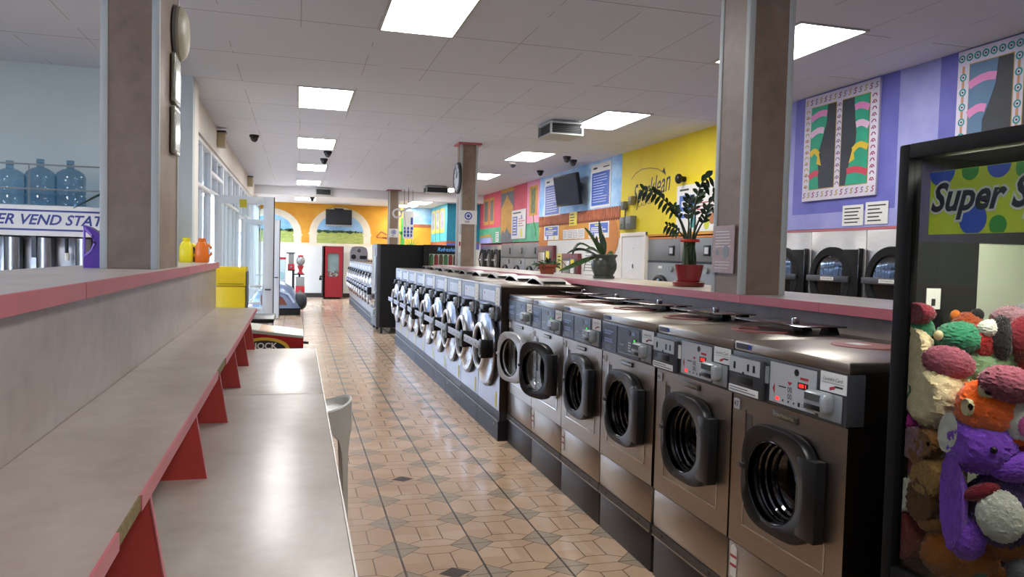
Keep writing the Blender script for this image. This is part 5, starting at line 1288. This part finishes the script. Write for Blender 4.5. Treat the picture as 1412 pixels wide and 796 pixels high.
toy('plush_ball', 'brown orange plush at the bottom right of the heap', (1.800, 1.525, 0.799), 1.8, [('body', 0.0, 0.0, 0.0, 7.2, 6.3, 5.0, 'dorange', 0), ('head', 4.1, -7.7, -0.9, 4.1, 4.1, 3.2, 'grey', 0)])
toy('plush_ball', 'maroon plush at the very back left of the heap', (1.685, 1.738, 1.370), 1.685, [('body', 0.0, 0.0, 0.0, 4.6, 3.0, 3.7, 'maroon', 0), ('ear', -3.3, 1.4, 0.0, 2.1, 1.9, 1.4, 'maroon', 0)])
toy('plush_dog', 'rust brown plush sitting at the back of the heap', (1.822, 1.700, 1.333), 1.822, [('body', 0.0, 0.0, 0.0, 4.3, 4.3, 3.8, 'rust', 0), ('ear', 2.4, 3.8, 0.0, 1.7, 1.7, 1.2, 'black', 0), ('ear', -2.9, 2.9, 0.0, 1.4, 1.9, 1.2, 'amber', 0)])
toy('plush_penguin', 'red plush with black and white bands at the back right', (1.840, 1.629, 1.308), 1.84, [('body', -2.4, -0.9, 0.0, 4.2, 5.2, 3.8, 'red', 0), ('band', 1.9, 0.5, -1.4, 2.8, 6.1, 2.8, 'black', 4), ('band', -0.9, 2.8, -1.4, 3.1, 2.6, 2.8, 'white', 0), ('wing', 6.6, 1.4, -0.9, 3.8, 5.2, 2.8, 'maroon', 0)])
toy('plush_mouse', 'grey pink plush at the back right by the white side panel', (1.900, 1.622, 1.364), 1.9, [('body', 0.0, 0.0, 0.0, 5.8, 3.6, 3.8, 'greypink', 0), ('ear', 2.4, 1.9, -0.5, 2.9, 2.6, 1.4, 'grey', 0)])
toy('plush_rabbit', 'white and magenta plush at the right of the orange furry one', (1.780, 1.487, 1.116), 1.78, [('body', 0.0, 0.0, 0.0, 3.8, 6.0, 3.3, 'white', 0), ('heart', 1.3, -0.9, -2.9, 1.8, 2.7, 1.1, 'magenta', 0)])
toy('plush_ball', 'dark maroon plush wedged right of the purple trunk', (1.800, 1.502, 1.051), 1.8, [('body', 0.0, 0.0, 0.0, 4.5, 4.0, 3.4, 'maroon', 0)])
toy('plush_ball', 'grey lilac plush wedged under the cream one', (1.685, 1.723, 1.002), 1.685, [('body', 0.0, 0.0, 0.0, 5.1, 4.6, 4.2, 'greypink', 0)])
toy('plush_ball', 'dark green plush low behind the cream one', (1.685, 1.770, 1.152), 1.685, [('body', 0.0, 0.0, 0.0, 3.8, 5.6, 3.8, 'dgreen', 0)])
toy('plush_dog', 'brown plush under the frog at the back of the heap', (1.900, 1.667, 1.237), 1.9, [('body', 0.0, 0.0, 0.0, 7.3, 4.8, 4.8, 'maroon', 0), ('head', 5.8, -1.5, -1.5, 3.9, 3.9, 3.4, 'red', 0)])
# ------------------------------------------------------------------ plants on the centre counter
def pot_thing(x, y, label): return thing('potted_plant', label, 'plant', (x, y, 1.328), -math.atan2(x, y), 'plants on the pink edged counter')
STEM = mat('stem_green', '#33481f', .45, var=.2, vscale=20)
r = pot_thing(2.58, 4.66, 'tall leafy plant tied with a red band in a red pot on the counter')
MB().lathe([(.075, 0), (.105, .004), (.108, .03), (.098, .034), (.08, .012), (0, .012)], mat('saucer_red', '#7c2a20', .45), (0, 0, 0), 'z', 32, True).build('saucer', r)
m = MB(); sq = lambda w, z: [(w * math.copysign(abs(math.cos(t)) ** .6, math.cos(t)), w * math.copysign(abs(math.sin(t)) ** .6, math.sin(t)), z) for t in [2 * PI * i / 36 for i in range(36)]]
m.loft([sq(.072, .014), sq(.098, .145), sq(.100, .15), sq(.090, .15), sq(.085, .125)], mat('pot_crimson', '#8a1420', .25, var=.08), True); m.build('pot', r)
MB().lathe([(.09, .125), (0, .13)], mat('soil', '#2b2119', .9), (0, 0, 0), 'z', 24).build('soil', r)
def zz(path, leaves, w0=.009, seed=0, sz=.062, start=.35):
    rr = random.Random(seed); P = [Vector(p) for p in path]; n = 14; Q = []
    for i in range(n + 1):
        t = i / n * (len(P) - 1); k = min(int(t), len(P) - 2); f = t - k
        a, b, c, d = P[max(k - 1, 0)], P[k], P[k + 1], P[min(k + 2, len(P) - 1)]
        Q.append(.5 * ((2 * b) + (c - a) * f + (2 * a - 5 * b + 4 * c - d) * f * f + (3 * b - a - 3 * c + d) * f ** 3))
    m = MB().tube(Q, [w0 * (1.5 if i < 3 else 1) * (1 - .65 * i / n) for i in range(n + 1)], STEM, 8); m.build('stem', r)
    l = MB(); ov = lambda q: .06 + .94 * math.sin(PI * min(1, q * .95 + .03)) ** .8
    for i in range(leaves):
        t = start + (1 - start) * (i + .5) / leaves; k = min(int(t * n), n - 1); p = Q[k].lerp(Q[k + 1], t * n - k); d = (Q[k + 1] - Q[k]).normalized()
        for s in (-1, 1):
            side = Vector((s * .75 * (1 if abs(d.x) < .85 else .35), rr.uniform(-.5, .5), .25 + .45 * rr.random() - (.35 if abs(d.x) > .8 else 0) * s)); v = (d * .65 + side).normalized()
            if abs(d.x) > .6: v = (d * .5 + Vector((0, rr.uniform(-.5, .5), s * .8))).normalized()
            L = sz * rr.uniform(.8, 1.2); u = Vector((rr.uniform(-.4, .4), -1, .5))
            leaf_blade(l, [p + v * L * q + Vector((0, 0, -.02 * q * q)) for q in (0, .25, .5, .75, 1)], L * .21, LEAFD if rr.random() < .6 else LEAF, u, ov)
    if l.v: l.build('leaves', r)
zz([(-.03, 0, .12), (-.03, 0, .31), (-.07, 0, .45), (-.14, -.02, .55), (-.23, -.04, .63), (-.33, -.05, .66)], 10, seed=1, start=.45)
zz([(0, .01, .12), (0, .0, .31), (.01, 0, .48), (.04, .02, .62), (.07, .03, .72), (.12, .04, .76)], 6, seed=2, sz=.07, start=.5)
zz([(.02, 0, .12), (.015, 0, .31), (.05, -.02, .44), (.10, -.03, .54), (.16, -.04, .62), (.19, -.04, .67)], 6, seed=3, start=.55)
zz([(-.04, .02, .12), (-.035, .01, .31), (-.06, .0, .36), (-.10, -.01, .40), (-.16, -.02, .42)], 5, .008, seed=4, sz=.05, start=.55)
zz([(.03, .03, .12), (.025, .02, .31), (.03, .06, .45), (.03, .09, .56), (.06, .12, .64)], 5, seed=5, start=.55)
zz([(-.01, -.03, .12), (-.015, -.02, .31), (-.01, -.05, .42), (-.02, -.07, .52), (-.01, -.08, .60)], 5, seed=6, start=.55)
zz([(.04, -.01, .12), (.03, -.01, .31), (.06, -.03, .40), (.09, -.06, .46), (.11, -.08, .53)], 4, seed=7, start=.6)
zz([(-.02, .04, .12), (-.02, .03, .31), (-.05, .05, .42), (-.09, .07, .50), (-.12, .08, .55)], 4, seed=8, start=.6)
MB().lathe([(.050, .305), (.054, .315), (.050, .325), (.046, .315), (.05, .305)], mat('red_tie', '#c8321c', .4), (0, 0, 0), 'z', 24, sx=1.25).build('tie', r)

r = pot_thing(2.64, 6.30, 'strap leaved plant in a dark grey glazed pot with rim on the counter')
gl = mat('grey_glaze', '#3f433c', .25, var=.3, vscale=18)
MB().lathe([(.09, 0), (.098, .004), (.098, .022), (.085, .026), (.094, .045), (.112, .085), (.115, .13), (.106, .165), (.100, .178), (.112, .198), (.120, .205), (.118, .215), (.104, .212), (.096, .18)], gl, (0, 0, 0), 'z', 40, True).build('pot', r)
MB().lathe([(.1, .185), (0, .20)], mat('bark_mix', '#4a3a2a', .95, var=.4, vscale=40), (0, 0, 0), 'z', 24).build('soil', r)
m = MB(); up = Vector((0, -.6, 1))
for P, w, mt in (([(-.01, 0, .2), (-.03, 0, .34), (-.045, .01, .44), (-.055, .02, .52)], .017, LEAFD), ([(-.03, 0, .2), (-.09, 0, .34), (-.14, .02, .41), (-.185, .03, .455)], .014, LEAF), ([(-.05, -.02, .2), (-.17, -.05, .25), (-.25, -.08, .255), (-.33, -.1, .215)], .024, LEAFD),
                 ([(-.04, -.02, .22), (-.14, -.06, .28), (-.22, -.08, .32), (-.27, -.09, .26), (-.28, -.1, .20)], .018, LEAFD), ([(-.05, -.04, .2), (-.15, -.09, .17), (-.27, -.14, .11), (-.39, -.17, .06)], .022, LEAF), ([(0, 0, .2), (-.06, -.03, .30), (-.10, -.05, .36)], .022, LEAF),
                 ([(.0, .02, .2), (.0, .03, .3), (-.02, .04, .4)], .02, LEAF), ([(-.02, .0, .2), (-.07, .02, .31), (-.075, .03, .38)], .016, LEAFD), ([(.02, 0, .2), (.05, -.02, .23), (.07, -.03, .21)], .03, LEAF), ([(-.02, -.05, .2), (-.10, -.1, .27), (-.16, -.12, .26)], .02, LEAF)):
    Q = []; n = 10
    for i in range(n + 1):
        t = i / n * (len(P) - 1); k = min(int(t), len(P) - 2); Q.append(Vector(P[k]).lerp(Vector(P[k + 1]), t - k))
    for _ in range(2): Q = [Q[0]] + [(Q[i - 1] + Q[i] * 2 + Q[i + 1]) / 4 for i in range(1, n)] + [Q[n]]
    leaf_blade(m, Q, w, mt, Vector((0, -1, .25)) if abs(P[-1][2] - P[0][2]) > .12 else up)
m.build('leaves', r)
m = MB().tube([(-.06, -.05, .2), (-.13, -.08, .19), (-.17, -.1, .12), (-.175, -.1, .06)], .004, mat('root_grey', '#6a6a5c', .7), 6).tube([(-.02, -.06, .2), (-.10, -.09, .27), (-.16, -.1, .255)], .004, mat('root_grey', '#6a6a5c', .7), 6); m.build('aerial_roots', r)
r = pot_thing(2.58, 7.72, 'small green trailing plant in a terracotta pot, farthest plant on the counter')
tc = mat('terracotta', '#8a3c22', .6, var=.1)
MB().lathe([(.07, 0), (.092, .075), (.105, .078), (.107, .105), (.095, .105), (.09, .08)], tc, (0, 0, 0), 'z', 36, True).build('pot', r)
MB().lathe([(.093, .088), (0, .095)], mat('soil', '#2b2119', .9), (0, 0, 0), 'z', 24).build('soil', r)
m = MB(); rr = random.Random(5)
for i in range(46):
    a = rr.uniform(0, 2 * PI); e = rr.uniform(.1, 1.3); L = rr.uniform(.07, .15); b = Vector((rr.uniform(-.06, .06), rr.uniform(-.06, .06), .09)); d = Vector((math.cos(a) * math.cos(e), math.sin(a) * math.cos(e), math.sin(e)))
    leaf_blade(m, [b + d * L * q + Vector((0, 0, -.05 * q * q)) for q in (0, .3, .6, .8, 1)], .012, LEAF if i % 3 else LEAFD, Vector((.3, -1, .4)))
for P in ([(-.08, -.05, .10), (-.13, -.09, .07), (-.15, -.1, .03)], [(-.03, -.1, .10), (-.06, -.13, .07), (-.03, -.14, .02), (.03, -.13, .015)], [(.07, -.04, .11), (.14, -.06, .15), (.20, -.06, .09), (.22, -.06, .05)]): m.tube(P, .004, STEM, 6)
m.build('leaves', r)
